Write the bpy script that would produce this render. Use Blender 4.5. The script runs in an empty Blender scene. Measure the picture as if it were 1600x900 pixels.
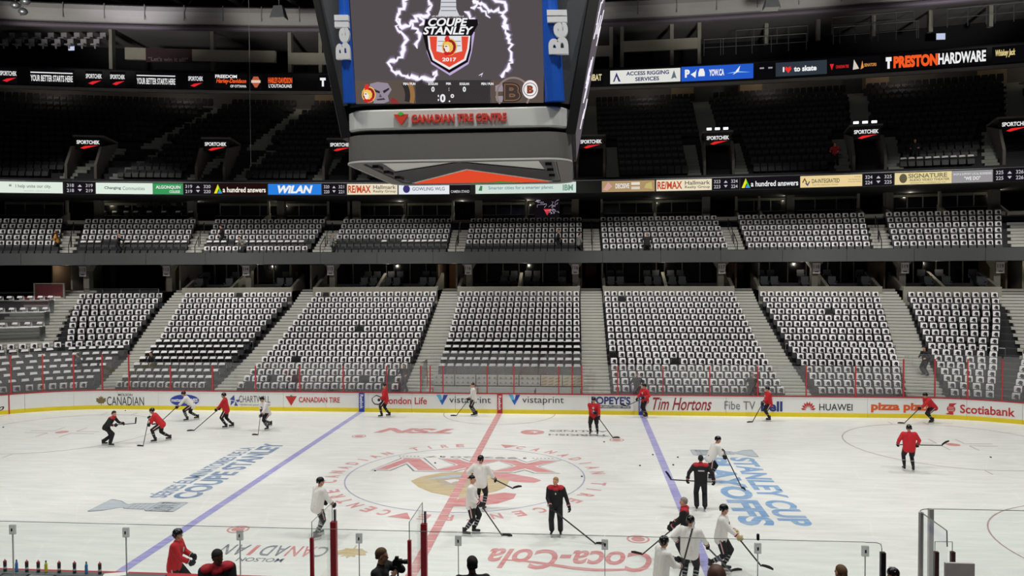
import bpy, bmesh, math, random
import numpy as np
from mathutils import Vector, Matrix
random.seed(7)
D = bpy.data; SC = bpy.context.scene; COL = SC.collection
PI = math.pi
# ---------------------------------------------------------------- camera
CAM = Vector((4.3953, -30.0571, 8.0526)); YAW, PITCH, ROLL, FPX = .0852, .0270, -.0045, 1236.3
_f0 = Vector((-math.sin(YAW), math.cos(YAW), 0)); _r0 = Vector((math.cos(YAW), math.sin(YAW), 0)); _u0 = Vector((0, 0, 1))
FW = math.cos(PITCH)*_f0 - math.sin(PITCH)*_u0; _up = math.cos(PITCH)*_u0 + math.sin(PITCH)*_f0
RT = math.cos(ROLL)*_r0 + math.sin(ROLL)*_up; UP = math.cos(ROLL)*_up - math.sin(ROLL)*_r0
cd = D.cameras.new('camera'); cam = D.objects.new('camera', cd); COL.objects.link(cam)
cam.matrix_world = Matrix(((RT.x, UP.x, -FW.x, CAM.x), (RT.y, UP.y, -FW.y, CAM.y), (RT.z, UP.z, -FW.z, CAM.z), (0, 0, 0, 1)))
cd.sensor_width = 36; cd.lens = FPX/1600*36; cd.clip_end = 400; cd.clip_start = .1
SC.camera = cam
# ---------------------------------------------------------------- world, lights, exposure
w = D.worlds.new('world'); SC.world = w; w.use_nodes = True
w.node_tree.nodes['Background'].inputs[0].default_value = (.55, .6, .7, 1); w.node_tree.nodes['Background'].inputs[1].default_value = .03
SC.view_settings.view_transform = 'Standard'; SC.view_settings.look = 'None'; SC.view_settings.gamma = 1; SC.view_settings.exposure = 0
SC.view_settings.use_curve_mapping = False
def spot(x, y, z, e, half, blend=.35, tx=0, ty=0, col=(1, .985, .95), size=.8):  # serves the roof lamps and the added fill spots
    l = D.lights.new('arena_or_fill_spot', 'SPOT'); l.energy = e; l.spot_size = 2*math.radians(half); l.spot_blend = blend; l.shadow_soft_size = size; l.color = col
    o = D.objects.new('arena_or_fill_spot', l); COL.objects.link(o); o.location = (x, y, z)
    o.rotation_euler = Vector((tx, ty, -1)).to_track_quat('-Z', 'Y').to_euler(); return o
for x in (-26, -13, 0, 13, 26):
    for y in (-9, 9):
        spot(x, y, 27.5, 6900, 54, .45)
for x in (-30, -15, 0, 15, 30):                      # lamps of the far side roof aimed down the lower seats
    spot(x, 9, 27.8, 5600, 27, .3, 0, .62)
for x in (-34, -17, 0, 17, 34):                      # added unseen uplights brightening the duct and soffit
    o = spot(x, 12, 20, 9500, 21, .5); o.rotation_euler = Vector((0, 1, .58)).to_track_quat('-Z', 'Y').to_euler()
for x in (-39, -26, -13, 0, 13, 26, 39):             # added frontal fill from above the near seats, brightening far boxes and stands
    spot(x, -14, 24, 11000, 13.5, .5, 0, 40/19)
spot(2, -22, 26, 2600, 60, .5, 0, .8)
for x in (-8, 12): spot(x, -36, 19, 5200, 24, .6, 0, 1.15)  # added fill from behind the camera for near posts and backs
for x in (-30, 0, 30):  # added upward fill that brightens the roof trusses
    o = spot(x, 24, 24, 2600, 50, .5, col=(.88, .84, 1)); o.rotation_euler = Vector((0, .35, 1)).to_track_quat('-Z', 'Y').to_euler()
for x in (-33, -26, -19.6, -10, -5, 0.3, 10.5, 20, 28.5, 34):   # added point fills brightening the boxes and suites under the tiers
    for y, z, e in ((28.9, 8.15, 26), (33.2, 13.2, 16)):
        l = D.lights.new('box_fill', 'POINT'); l.energy = e; l.color = (1, .9, .75); l.shadow_soft_size = .008
        o = D.objects.new('box_fill', l); COL.objects.link(o); o.location = (x, y-.0037*x*x, z)
for x in (-40, -30, -20, -10, 0, 10, 20, 30, 40):  # added fill points behind the top ribbon, brightening wall and top rows
    l = D.lights.new('top_wall_fill', 'POINT'); l.energy = 60; l.color = (1, .9, .78); l.shadow_soft_size = .03; o = D.objects.new('top_wall_fill', l); COL.objects.link(o); o.location = (x, 38.6-.004*x*x, 24.0)
# ---------------------------------------------------------------- projecting helpers (photo pixel -> place in the arena)
def ray(px, py): return FW + RT*((px-800)/FPX) + UP*((450-py)/FPX)
def at_y(px, py, Y): d = ray(px, py); return CAM + d*((Y-CAM.y)/d.y)
def at_z(px, py, Z=0.): d = ray(px, py); return CAM + d*((Z-CAM.z)/d.z)
def pr(p): d = Vector(p)-CAM; return 800+FPX*d.dot(RT)/d.dot(FW), 450-FPX*d.dot(UP)/d.dot(FW)
def on_plane(px, py, P0, N): d = ray(px, py); return CAM + d*((P0-CAM).dot(N)/d.dot(N))
def solve(px, fn, a=-60., b=60.):                    # s on a curve fn(s)->point that lies over photo column px
    for _ in range(50):
        m = (a+b)/2
        if pr(fn(m))[0] < px: a = m
        else: b = m
    return a
def solve_z(py, x, y): # height at plan point x,y on photo row py
    a, b = -5., 45.
    for _ in range(50):
        m = (a+b)/2
        if pr((x, y, m))[1] > py: a = m
        else: b = m
    return a
# ---------------------------------------------------------------- materials
def rgb(r, g, b):
    f = lambda c: (c/255/12.92 if c/255 <= .04045 else ((c/255+.055)/1.055)**2.4)
    return (f(r), f(g), f(b), 1)
_m = {}
def mat(name, col, rough=.6, metal=0., var=.12, scale=6., spec=.5):
    if name in _m: return _m[name]
    m = D.materials.new(name); m.use_nodes = True; nt = m.node_tree; b = nt.nodes['Principled BSDF']
    c = rgb(*col); b.inputs['Roughness'].default_value = rough; b.inputs['Metallic'].default_value = metal
    b.inputs['Specular IOR Level'].default_value = spec
    tc = nt.nodes.new('ShaderNodeTexCoord'); n = nt.nodes.new('ShaderNodeTexNoise'); n.inputs['Scale'].default_value = scale; n.inputs['Detail'].default_value = 3
    nt.links.new(tc.outputs['Object'], n.inputs['Vector'])
    mx = nt.nodes.new('ShaderNodeMix'); mx.data_type = 'RGBA'
    mx.inputs[6].default_value = (c[0]*(1-var), c[1]*(1-var), c[2]*(1-var), 1)
    mx.inputs[7].default_value = tuple(min(1, k*(1+var)) for k in c[:3])+(1,)
    nt.links.new(n.outputs['Fac'], mx.inputs[0]); nt.links.new(mx.outputs[2], b.inputs['Base Color'])
    m.diffuse_color = c; _m[name] = m; return m
def emit(name, col, s=1.):
    if name in _m: return _m[name]
    m = D.materials.new(name); m.use_nodes = True; nt = m.node_tree; nt.nodes.clear()
    e = nt.nodes.new('ShaderNodeEmission'); o = nt.nodes.new('ShaderNodeOutputMaterial'); e.inputs[0].default_value = rgb(*col); e.inputs[1].default_value = s
    nt.links.new(e.outputs[0], o.inputs[0]); m.diffuse_color = rgb(*col); _m[name] = m; return m
def glass_mat(name, tint=(.93, .95, .94), ior=1.5, haze=0., refl=.8):
    m = D.materials.new(name); m.use_nodes = True; nt = m.node_tree; nt.nodes.clear(); N = nt.nodes.new
    t = N('ShaderNodeBsdfTransparent'); t.inputs[0].default_value = tint+(1,); g = N('ShaderNodeBsdfGlossy'); g.inputs['Roughness'].default_value = .03
    f = N('ShaderNodeFresnel'); f.inputs[0].default_value = ior; mx = N('ShaderNodeMixShader'); o = N('ShaderNodeOutputMaterial')
    ml = N('ShaderNodeMath'); ml.operation = 'MULTIPLY'; ml.inputs[1].default_value = refl; nt.links.new(f.outputs[0], ml.inputs[0])
    nt.links.new(ml.outputs[0], mx.inputs[0]); nt.links.new(t.outputs[0], mx.inputs[1]); nt.links.new(g.outputs[0], mx.inputs[2])
    out = mx
    if haze:
        d = N('ShaderNodeBsdfDiffuse'); d.inputs[0].default_value = (.8, .8, .8, 1); mh = N('ShaderNodeMixShader'); mh.inputs[0].default_value = haze
        nt.links.new(mx.outputs[0], mh.inputs[1]); nt.links.new(d.outputs[0], mh.inputs[2]); out = mh
    nt.links.new(out.outputs[0], o.inputs[0]); _m[name] = m; return m
GLASS = glass_mat('rink_glass', (.88, .9, .89), haze=.07, refl=2.); GLASSN = glass_mat('bench_glass', (.98, .99, .985), 1.45, .01, .2); EDGE = mat('glass_edge', (120, 128, 124), .3)
WHITE = mat('board_white', (232, 233, 230), .35, var=.03, scale=1.5); YELLOW = mat('kick_yellow', (226, 204, 30), .4, var=.05)
RED = mat('rail_red', (178, 38, 48), .4); BLUE = mat('pad_blue', (36, 66, 160), .5); BLACK = mat('black_plastic', (14, 14, 15), .5)
SEATB = mat('seat_black', (19, 18, 21), .55, var=.2); CONC = mat('concrete_step', (178, 177, 168), .85, var=.12, scale=3); DARKC = mat('dark_concrete', (44, 43, 45), .85, scale=2)
GREYC = mat('grey_concrete', (112, 110, 104), .85, scale=1.2); BEIGE = mat('beige_panel', (150, 143, 128), .8, scale=1); CHARC = mat('charcoal_panel', (66, 68, 68), .6, scale=1)
CHROME = mat('chrome', (190, 192, 194), .25, 1.); STEEL = mat('steel', (150, 152, 154), .35, .8); SHIRT = mat('shirt_white', (232, 228, 228), .9, var=.05, scale=12); INK = mat('shirt_ink', (26, 24, 28), .9)
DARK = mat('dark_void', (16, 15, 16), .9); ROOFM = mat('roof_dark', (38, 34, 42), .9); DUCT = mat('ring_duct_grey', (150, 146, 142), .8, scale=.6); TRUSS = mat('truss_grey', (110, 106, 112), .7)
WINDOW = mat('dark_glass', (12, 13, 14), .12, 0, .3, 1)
# ---------------------------------------------------------------- mesh builder
def V(*a): return Vector(a)
class MB:
    def __init__(s): s.v = []; s.f = []; s.m = []
    def add(s, vs, fs, mi=0):
        o = len(s.v); s.v += [tuple(p) for p in vs]; s.f += [tuple(i+o for i in f) for f in fs]; s.m += [mi]*len(fs); return s
    def box(s, c, d, mi=0, rz=0., M=None):
        hx, hy, hz = d[0]/2, d[1]/2, d[2]/2; R = M if M is not None else Matrix.Rotation(rz, 3, 'Z'); c = Vector(c)
        vs = [c+R@Vector((a*hx, b*hy, e*hz)) for e in (-1, 1) for a, b in ((-1, -1), (1, -1), (1, 1), (-1, 1))]
        return s.add(vs, [(3, 2, 1, 0), (4, 5, 6, 7), (0, 1, 5, 4), (1, 2, 6, 5), (2, 3, 7, 6), (3, 0, 4, 7)], mi)
    def beam(s, a, b, w_, h_, mi=0):
        a, b = Vector(a), Vector(b); d = (b-a); L = d.length
        if L < 1e-6: return s
        z = d/L; x = z.cross(V(0, 0, 1)); x = V(1, 0, 0) if x.length < 1e-4 else x.normalized(); y = x.cross(z)
        M = Matrix((x, z, -y)).transposed() if False else Matrix(((x.x, z.x, y.x), (x.y, z.y, y.y), (x.z, z.z, y.z)))
        return s.box((a+b)/2, (w_, L, h_), mi, M=M)
    def tube(s, pts, r, n=6, mi=0):
        pts = [Vector(p) for p in pts]; rs = r if isinstance(r, (list, tuple)) else [r]*len(pts); vs = []; fs = []; prev = None
        for i, p in enumerate(pts):
            t = (pts[min(i+1, len(pts)-1)]-pts[max(i-1, 0)]).normalized(); x = t.cross(V(0, 0, 1))
            if x.length < .05: x = t.cross(V(0, 1, 0))
            x.normalize()
            if prev is not None and x.dot(prev) < 0: x = -x
            prev = x; y = t.cross(x)
            vs += [p+x*math.cos(2*PI*k/n)*rs[i]+y*math.sin(2*PI*k/n)*rs[i] for k in range(n)]
        for i in range(len(pts)-1): fs += [(i*n+k, i*n+(k+1) % n, (i+1)*n+(k+1) % n, (i+1)*n+k) for k in range(n)]
        fs += [tuple(range(n-1, -1, -1)), tuple(range((len(pts)-1)*n, len(pts)*n))]
        return s.add(vs, fs, mi)
    def cap(s, a, ra, b, rb=None, n=10, mi=0):      # tapered capsule
        a, b = Vector(a), Vector(b); rb = ra if rb is None else rb; d = (b-a)
        t = d.normalized() if d.length > 1e-6 else V(0, 0, 1); pts = []; rs = []
        for q in (-.95, -.7, -.35, 0): pts.append(a+t*ra*q); rs.append(ra*math.sqrt(1-q*q))
        for q in (0, .35, .7, .95): pts.append(b+t*rb*q); rs.append(rb*math.sqrt(1-q*q))
        if d.length <= 1e-6: pts.pop(4); rs.pop(4)
        x = t.cross(V(0, 0, 1)); x = V(1, 0, 0) if x.length < .05 else x.normalized(); y = t.cross(x); vs = []; fs = []
        for p, r in zip(pts, rs): vs += [p+x*math.cos(2*PI*k/n)*r+y*math.sin(2*PI*k/n)*r for k in range(n)]
        for i in range(len(pts)-1): fs += [(i*n+k, i*n+(k+1) % n, (i+1)*n+(k+1) % n, (i+1)*n+k) for k in range(n)]
        fs += [tuple(range(n-1, -1, -1)), tuple(range((len(pts)-1)*n, len(pts)*n))]
        return s.add(vs, fs, mi)
    def ell(s, c, r, M=None, n=12, k=8, mi=0, z0=-1., z1=1.):
        M = M or Matrix.Identity(3); c = Vector(c); vs = []; fs = []
        for i in range(k+1):
            q = z0+(z1-z0)*i/k; ph = math.asin(max(-.999, min(.999, q))) if (z0, z1) != (-1., 1.) else -PI/2*.98+PI*.98*i/k
            for j in range(n):
                a = 2*PI*j/n; vs.append(c+M@V(r[0]*math.cos(ph)*math.cos(a), r[1]*math.cos(ph)*math.sin(a), r[2]*math.sin(ph)))
        for i in range(k): fs += [(i*n+j, i*n+(j+1) % n, (i+1)*n+(j+1) % n, (i+1)*n+j) for j in range(n)]
        fs += [tuple(range(n-1, -1, -1)), tuple(range(k*n, (k+1)*n))]
        return s.add(vs, fs, mi)
    def poly(s, pts, mi=0): return s.add(pts, [tuple(range(len(pts)))], mi)
    def ribbon(s, a, b, mi=0):                       # strip between two point lists
        n = len(a); return s.add(list(a)+list(b), [(i, i+1, n+i+1, n+i) for i in range(n-1)], mi)
    def prism(s, pts, off, mi=0):                    # closed solid: outline + its offset copy
        n = len(pts); off = Vector(off); q = [Vector(p)+off for p in pts]
        return s.add([Vector(p) for p in pts]+q, [tuple(range(n)), tuple(range(2*n-1, n-1, -1))]+[(i, n+i, n+(i+1) % n, (i+1) % n) for i in range(n)], mi)
    def mesh(s, name, mats, smooth=False, origin=None):
        me = D.meshes.new(name); o = origin
        vs = s.v if o is None else [(p[0]-o[0], p[1]-o[1], p[2]-o[2]) for p in s.v]
        me.from_pydata(vs, [], s.f)
        for m in (mats if isinstance(mats, (list, tuple)) else [mats]): me.materials.append(m)
        if any(s.m): me.polygons.foreach_set('material_index', s.m)
        if smooth: me.polygons.foreach_set('use_smooth', [True]*len(s.f))
        me.update(); return me
    def build(s, name, mats, parent=None, smooth=False, origin=None, **kw):
        me = s.mesh(name, mats, smooth, origin); o = D.objects.new(name, me); COL.objects.link(o)
        if parent is not None: o.parent = parent
        elif origin is not None: o.location = origin
        for k, v in kw.items(): o[k] = v
        return o
def inst(name, me, loc, rz=0., parent=None, **kw):
    o = D.objects.new(name, me); COL.objects.link(o); o.location = loc; o.rotation_euler = (0, 0, rz)
    if parent is not None: o.parent = parent
    for k, v in kw.items(): o[k] = v
    return o
def thing(name, label, cat, loc=(0, 0, 0), rz=0., group=None, kind=None):
    o = D.objects.new(name, None); COL.objects.link(o); o.location = loc; o.rotation_euler = (0, 0, rz); o.empty_display_size = .2
    if kind: o['kind'] = kind
    if label: o['label'] = label
    if cat: o['category'] = cat
    if group: o['group'] = group
    return o
# ---------------------------------------------------------------- lettering (built-in font, mapped onto a surface)
_tc = {}
def glyphs(s, bold=0., shear=0., space=1.):
    k = (s, bold, shear, space)
    if k not in _tc:
        c = D.curves.new('lettering', 'FONT'); c.body = s; c.offset = bold; c.shear = shear; c.space_character = space; c.resolution_u = 4
        o = D.objects.new('lettering', c); me = o.to_mesh()
        vs = [v.co.copy() for v in me.vertices]; fs = [tuple(p.vertices) for p in me.polygons]
        o.to_mesh_clear(); D.objects.remove(o); D.curves.remove(c)
        x0 = min(v.x for v in vs); x1 = max(v.x for v in vs); y0 = min(v.y for v in vs); y1 = max(v.y for v in vs)
        _tc[k] = ([((v.x-x0)/(x1-x0), (v.y-y0)/(y1-y0)) for v in vs], fs, (x1-x0)/(y1-y0))
    return _tc[k]
def put_text(mb, s, fn, bold=0., shear=0., space=1., mi=0):   # fn(u,v) with u,v in 0..1 over the text's box
    vs, fs, _ = glyphs(s, bold, shear, space); return mb.add([fn(u, v) for u, v in vs], fs, mi)
def affine(P, Uv, Vv): return lambda u, v: P+Uv*u+Vv*v
def lettering(s, fn, m, parent, name='lettering', bold=.015, shear=0., space=1., **kw):
    mb = MB(); put_text(mb, s, fn, bold, shear, space); return mb.build(name, m, parent, **kw)
# ================================================================ THE ICE
def ice_material():
    m = D.materials.new('ice'); m.use_nodes = True; nt = m.node_tree; b = nt.nodes['Principled BSDF']; N = nt.nodes.new
    b.inputs['Roughness'].default_value = .33; b.inputs['Specular IOR Level'].default_value = .35
    tc = N('ShaderNodeTexCoord'); mp = N('ShaderNodeMapping'); mp.inputs['Scale'].default_value = (.35, 2.2, 1); mp.inputs['Rotation'].default_value = (0, 0, .12)
    n = N('ShaderNodeTexNoise'); n.inputs['Scale'].default_value = 1.6; n.inputs['Detail'].default_value = 7; n.inputs['Roughness'].default_value = .65
    nt.links.new(tc.outputs['Object'], mp.inputs[0]); nt.links.new(mp.outputs[0], n.inputs['Vector'])
    r = N('ShaderNodeValToRGB'); r.color_ramp.elements[0].position = .35; r.color_ramp.elements[1].position = .62
    r.color_ramp.elements[0].color = rgb(219, 222, 218); r.color_ramp.elements[1].color = rgb(233, 235, 231)
    nt.links.new(n.outputs['Fac'], r.inputs[0])
    w1 = N('ShaderNodeTexVoronoi'); w1.feature = 'DISTANCE_TO_EDGE'; w1.inputs['Scale'].default_value = .55      # skate cuts
    n2 = N('ShaderNodeTexNoise'); n2.inputs['Scale'].default_value = .8; nt.links.new(tc.outputs['Object'], n2.inputs['Vector'])
    va = N('ShaderNodeMix'); va.data_type = 'VECTOR'; va.inputs[0].default_value = .25; nt.links.new(tc.outputs['Object'], va.inputs[4]); nt.links.new(n2.outputs['Color'], va.inputs[5]); nt.links.new(va.outputs[1], w1.inputs['Vector'])
    rr = N('ShaderNodeValToRGB'); rr.color_ramp.elements[0].position = 0; rr.color_ramp.elements[1].position = .012; rr.color_ramp.elements[0].color = (1.05, 1.05, 1.05, 1); rr.color_ramp.elements[1].color = (1, 1, 1, 1)
    nt.links.new(w1.outputs['Distance'], rr.inputs[0]); mu = N('ShaderNodeMix'); mu.data_type = 'RGBA'; mu.blend_type = 'MULTIPLY'; mu.inputs[0].default_value = 1
    nt.links.new(r.outputs[0], mu.inputs[6]); nt.links.new(rr.outputs[0], mu.inputs[7]); nt.links.new(mu.outputs[2], b.inputs['Base Color'])
    bp = N('ShaderNodeBump'); bp.inputs['Strength'].default_value = .05; nt.links.new(n.outputs['Fac'], bp.inputs['Height']); nt.links.new(bp.outputs[0], b.inputs['Normal'])
    return m
def paint(name, col): # faded paint under the ice, scratched through to white
    if name in _m: return _m[name]
    m = D.materials.new(name); m.use_nodes = True; nt = m.node_tree; b = nt.nodes['Principled BSDF']; N = nt.nodes.new
    b.inputs['Roughness'].default_value = .35; tc = N('ShaderNodeTexCoord'); mp = N('ShaderNodeMapping'); mp.inputs['Scale'].default_value = (.6, 3, 1)
    n = N('ShaderNodeTexNoise'); n.inputs['Scale'].default_value = 2.5; n.inputs['Detail'].default_value = 6
    nt.links.new(tc.outputs['Object'], mp.inputs[0]); nt.links.new(mp.outputs[0], n.inputs['Vector'])
    r = N('ShaderNodeValToRGB'); r.color_ramp.elements[0].position = .38; r.color_ramp.elements[1].position = .68; c = rgb(*col); r.color_ramp.elements[0].color = c
    r.color_ramp.elements[1].color = tuple(.6*c[k]+.4*.72 for k in range(3))+(1,); nt.links.new(n.outputs['Fac'], r.inputs[0]); nt.links.new(r.outputs[0], b.inputs['Base Color'])
    _m[name] = m; return m
PBLUE = paint('ice_blue_line', (150, 148, 208)); PRED = paint('ice_red', (214, 140, 140)); PRED2 = paint('ice_red_strong', (208, 132, 132)); PGREY = paint('ice_grey', (120, 120, 122)); PLINE = paint('ice_thin_line', (165, 135, 138))
PLB = paint('ice_light_blue', (112, 158, 204)); PDB = paint('ice_deep_blue', (104, 134, 172)); PGOLD = paint('ice_gold', (196, 176, 128)); PGOLD2 = paint('ice_tan', (178, 164, 138)); PSIL = paint('ice_silver', (178, 190, 198)); PWHT = paint('ice_white', (226, 226, 224)); PCB = paint('ice_circle_blue', (150, 155, 190)); PDK = paint('ice_dark', (105, 110, 120))
def rink_outline(hx=30.48, hy=12.95, R=8.53, n=14):
    pts = []
    for cx, cy, a0 in ((hx-R, hy-R, 0), (-hx+R, hy-R, 90), (-hx+R, -hy+R, 180), (hx-R, -hy+R, 270)):
        for k in range(n+1):
            a = math.radians(a0+90*k/n); pts.append(V(cx+R*math.cos(a), cy+R*math.sin(a), 0))
    return pts
ice = MB().prism(rink_outline(), (0, 0, -.12)).build('floor', ice_material(), kind='structure')
def flat(pts, z): return [V(p[0], p[1], z) for p in pts]
def ring(mb, c, r, w_, z, a0=0, a1=360, n=64, mi=0):
    A = [math.radians(a0+(a1-a0)*k/n) for k in range(n+1)]
    mb.ribbon([V(c[0]+(r-w_/2)*math.cos(a), c[1]+(r-w_/2)*math.sin(a), z) for a in A], [V(c[0]+(r+w_/2)*math.cos(a), c[1]+(r+w_/2)*math.sin(a), z) for a in A], mi)
def rect(mb, x0, x1, y0, y1, z, mi=0): mb.poly([V(x0, y0, z), V(x1, y0, z), V(x1, y1, z), V(x0, y1, z)], mi)
for sx_ in (-1, 1):
    mb = MB(); rect(mb, sx_*7.77-.15, sx_*7.77+.15, -12.94, 12.94, .004); mb.build('blue_line', PBLUE, ice)
mb = MB(); rect(mb, -.15, .15, -12.94, 12.94, .0105); mb.build('red_line', PRED2, ice)
mb = MB()
for k in range(42): rect(mb, -.15, .15, -12.9+.62*k, -12.9+.62*k+.04, .0125)
mb.build('red_line_checks', PWHT, ice)
mb = MB(); rect(mb, -27.16, -27.1, -11.5, 11.4, .004); mb.build('goal_line', PRED2, ice)
mb = MB(); rect(mb, 27.1, 27.16, -11.4, 11.4, .004); mb.build('goal_line', PRED2, ice)
mb = MB(); ring(mb, (0, 0), 4.57, .05, .004, n=96); mb.build('centre_circle', PCB, ice)
mb = MB(); ring(mb, (0, 12.95), 3.05, .05, .004, 181, 359); mb.build('referee_crease', PLINE, ice)
for cx in (-21.03, 21.03):
    for cy in (-6.7, 6.7):
        mb = MB(); ring(mb, (cx, cy), 4.57, .05, .004, n=80)
        for sy in (-1, 1):
            for dx in (-.86, .86): rect(mb, cx+dx-.025, cx+dx+.025, cy+sy*4.57, cy+sy*5.18, .004)
        for a in (-1, 1):
            for b_ in (-1, 1):
                rect(mb, cx+a*.6, cx+a*1.8, cy+b_*.23-.025, cy+b_*.23+.025, .004); rect(mb, cx+a*.6-.025, cx+a*.6+.025, cy+b_*.23, cy+b_*1.1, .004)
        mb.build('faceoff_circle', PLINE, ice)
        mb = MB(); ring(mb, (cx, cy), .15, .3, .005, n=24); mb.build('faceoff_dot', PRED2, ice)
for cx in (-6.1, 6.1):
    for cy in (-6.7, 6.7):
        mb = MB(); ring(mb, (cx, cy), .10, .2, .005, n=24); ring(mb, (cx, cy), .31, .06, .005, n=24); mb.build('faceoff_dot', PRED2, ice)
# ring of words round the centre circle, letters with their tops outward
def arc_text(s, a0, a1, r, h, m):
    mb = MB(); n = len(s); st = (a1-a0)/(n-1)
    for i, ch in enumerate(s):
        if ch == ' ': continue
        a = math.radians(a0+st*i); rd = V(math.cos(a), math.sin(a), 0); tg = V(math.sin(a), -math.cos(a), 0); wd = .36 if ch != 'I' else .09
        put_text(mb, ch, affine(rd*r-tg*wd/2+V(0, 0, .005), tg*wd, rd*h), .03)
    mb.build('centre_lettering', m, ice)
arc_text('CANADIAN TIRE CENTRE', 70, -97, 4.86, .56, PRED); arc_text('CENTRE CANADIAN TIRE', -113, -259, 4.86, .56, PRED)
for ang in (77, -105):
    a = math.radians(ang); rd = V(math.cos(a), math.sin(a), 0); tg = V(math.sin(a), -math.cos(a), 0); mb = MB()
    mb.poly([rd*5.45-tg*.42+V(0, 0, .005), rd*4.85+V(0, 0, .005), rd*5.45+tg*.42+V(0, 0, .005)]); mb.build('triangle_mark', PRED2, ice)
# XXV numerals, seen from the other side
def xxv():
    F = lambda u, v, z: V(3.55-7.4*u, .62+1.95*(1-v), z)     # turned half round
    def strokes(g, z, nm, m):
        mb = MB()
        def band(x0, x1, w_, k):                            # slanted bar from (x0,0) to (x1,1), widened by g
            hw = w_/2+g; y0, y1 = -g*3.2, 1+g*3.2; mb.poly([F(x0-hw, y0, z+k), F(x0+hw, y0, z+k), F(x1+hw, y1, z+k), F(x1-hw, y1, z+k)])
        for i, (x0, x1, w_) in enumerate([(.06, .30, .11), (.30, .06, .11), (.38, .62, .11), (.62, .38, .11), (.84, .70, .11), (.84, .95, .075)]): band(x0, x1, w_, .00012*i)
        mb.build(nm, m, ice)
    strokes(.018, .0050, 'numeral_outline', PDK); strokes(.010, .0062, 'numeral_white_edge', PWHT); strokes(-.006, .0074, 'numeral_fill', PRED2)
xxv()
lettering('1992-2017', affine(V(2.15, 3.05, .005), V(-4.3, 0, 0), V(0, -.26, 0)), PGREY, ice, 'year_lettering')
mb = MB()
for k in range(6):
    for s_ in (-1, 1): ring(mb, (s_*(2.45+.16*k), 2.92), .03, .05, .005, n=6)
mb.build('small_stars', PGREY, ice)
# centurion head crest lying across centre ice
def ice_shape(name, pts, m, z=.005): MB().poly(flat(pts, z)).build(name, m, ice)
ice_shape('crest_helmet', [(-1.95, -.9), (-1.7, -.3), (-1.0, .35), (0, .6), (1.0, .42), (2.1, .05), (1.75, -.6), (1.7, -1.5), (1.4, -2.05), (.9, -2.5), (.3, -3.0), (-.4, -2.6), (-.9, -2.35), (-1.5, -1.7)][::-1], PGOLD, .0055)
ice_shape('crest_plume', [(.6, .5), (1.6, .45), (2.6, -.1), (2.95, -.5), (2.7, -.85), (2.0, -.75), (1.4, -.4)][::-1], PRED, .0065)
ice_shape('crest_face', [(-1.1, -.55), (-.5, -.15), (.3, -.2), (.7, -.7), (.5, -1.4), (.0, -1.7), (-.7, -1.5)][::-1], PGOLD2, .0065)
ice_shape('crest_eye', [(-.7, -.75), (-.35, -.55), (.1, -.75), (-.25, -.85), (-.4, -1.1)][::-1], PWHT, .0075)
ice_shape('crest_cape', [(.2, -3.0), (.9, -2.6), (1.7, -2.2), (2.15, -2.3), (2.1, -2.9), (1.6, -3.5), (.9, -3.85), (.0, -3.95)][::-1], PRED2, .006)
ice_shape('crest_silver', [(-1.5, -.75), (-1.0, -.2), (-.4, .1), (.6, .05), (1.2, -.35), (.7, -.25), (-.2, -.25), (-1.1, -.6)][::-1], PSIL, .0068)  # silver painted band over helmet and face
# cup and playoff wordmarks
def cup_mark(x_top, x_base, y0, y1, txt_flip):
    # drinking bowl at x_top, wide base at x_base
    L = x_base-x_top; ym = (y0+y1)/2; hw = abs(y1-y0)/2; P = lambda t, q: (x_top+L*t, ym+q*hw)
    prof = [(0, .95), (.03, 1.0), (.16, .8), (.28, .35), (.33, .25), (.36, .42), (.62, .5), (.66, .72), (.96, .78), (1, .72)]
    for nm, k, m, z in (('cup_outline', 1.0, PDK, .0045), ('cup_body', .90, PSIL, .0055)):
        a = [P(.5+(t-.5)*(1 if k == 1. else .985), q*k-(0 if k == 1. else .02)) for t, q in prof]; b_ = [P(.5+(t-.5)*(1 if k == 1. else .985), -(q*k-(0 if k == 1. else .02))) for t, q in prof]
        MB().ribbon(flat(a, z), flat(b_, z)).build(nm, m, ice)
    mb = MB()
    for t in (.40, .46, .52, .58, .66, .76, .86):
        a, b_ = P(t, -.6 if t > .64 else -.42), P(t, .6 if t > .64 else .42); mb.poly([V(a[0]-.012, a[1], .0065), V(b_[0]-.012, b_[1], .0065), V(b_[0]+.012, b_[1], .0065), V(a[0]+.012, a[1], .0065)])
    mb.build('cup_bands', PDK, ice)
    sgn = 1 if txt_flip else -1
    lettering('2017', affine(V(x_top+L*.94, ym+sgn*-1*-.42 if False else ym-sgn*-.5, .007), V(0, sgn*-1.0, 0), V(-L*.25, 0, 0)), PDK, ice, 'cup_year', bold=.01)
cup_mark(-11.9, -9.0, -5.35, -3.95, False); cup_mark(11.9, 9.2, 3.75, 5.1, True)
lettering('SÉRIES ÉLIMINATOIRES DE LA', affine(V(-10.1, -3.65, .005), V(0, 7.75, 0), V(-.78, 0, 0)), PDB, ice, 'playoff_lettering', bold=.02)
lettering('COUPE STANLEY', affine(V(-8.98, -3.7, .005), V(0, 8.6, 0), V(-.98, 0, 0)), PDB, ice, 'playoff_lettering', bold=.035)
lettering('STANLEY CUP', affine(V(10.62, 3.62, .005), V(0, -8.75, 0), V(1.0, 0, 0)), PLB, ice, 'playoff_lettering', bold=.035)
lettering('PLAYOFFS', affine(V(9.38, 3.55, .005), V(0, -8.75, 0), V(1.08, 0, 0)), PLB, ice, 'playoff_lettering', bold=.045)
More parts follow.
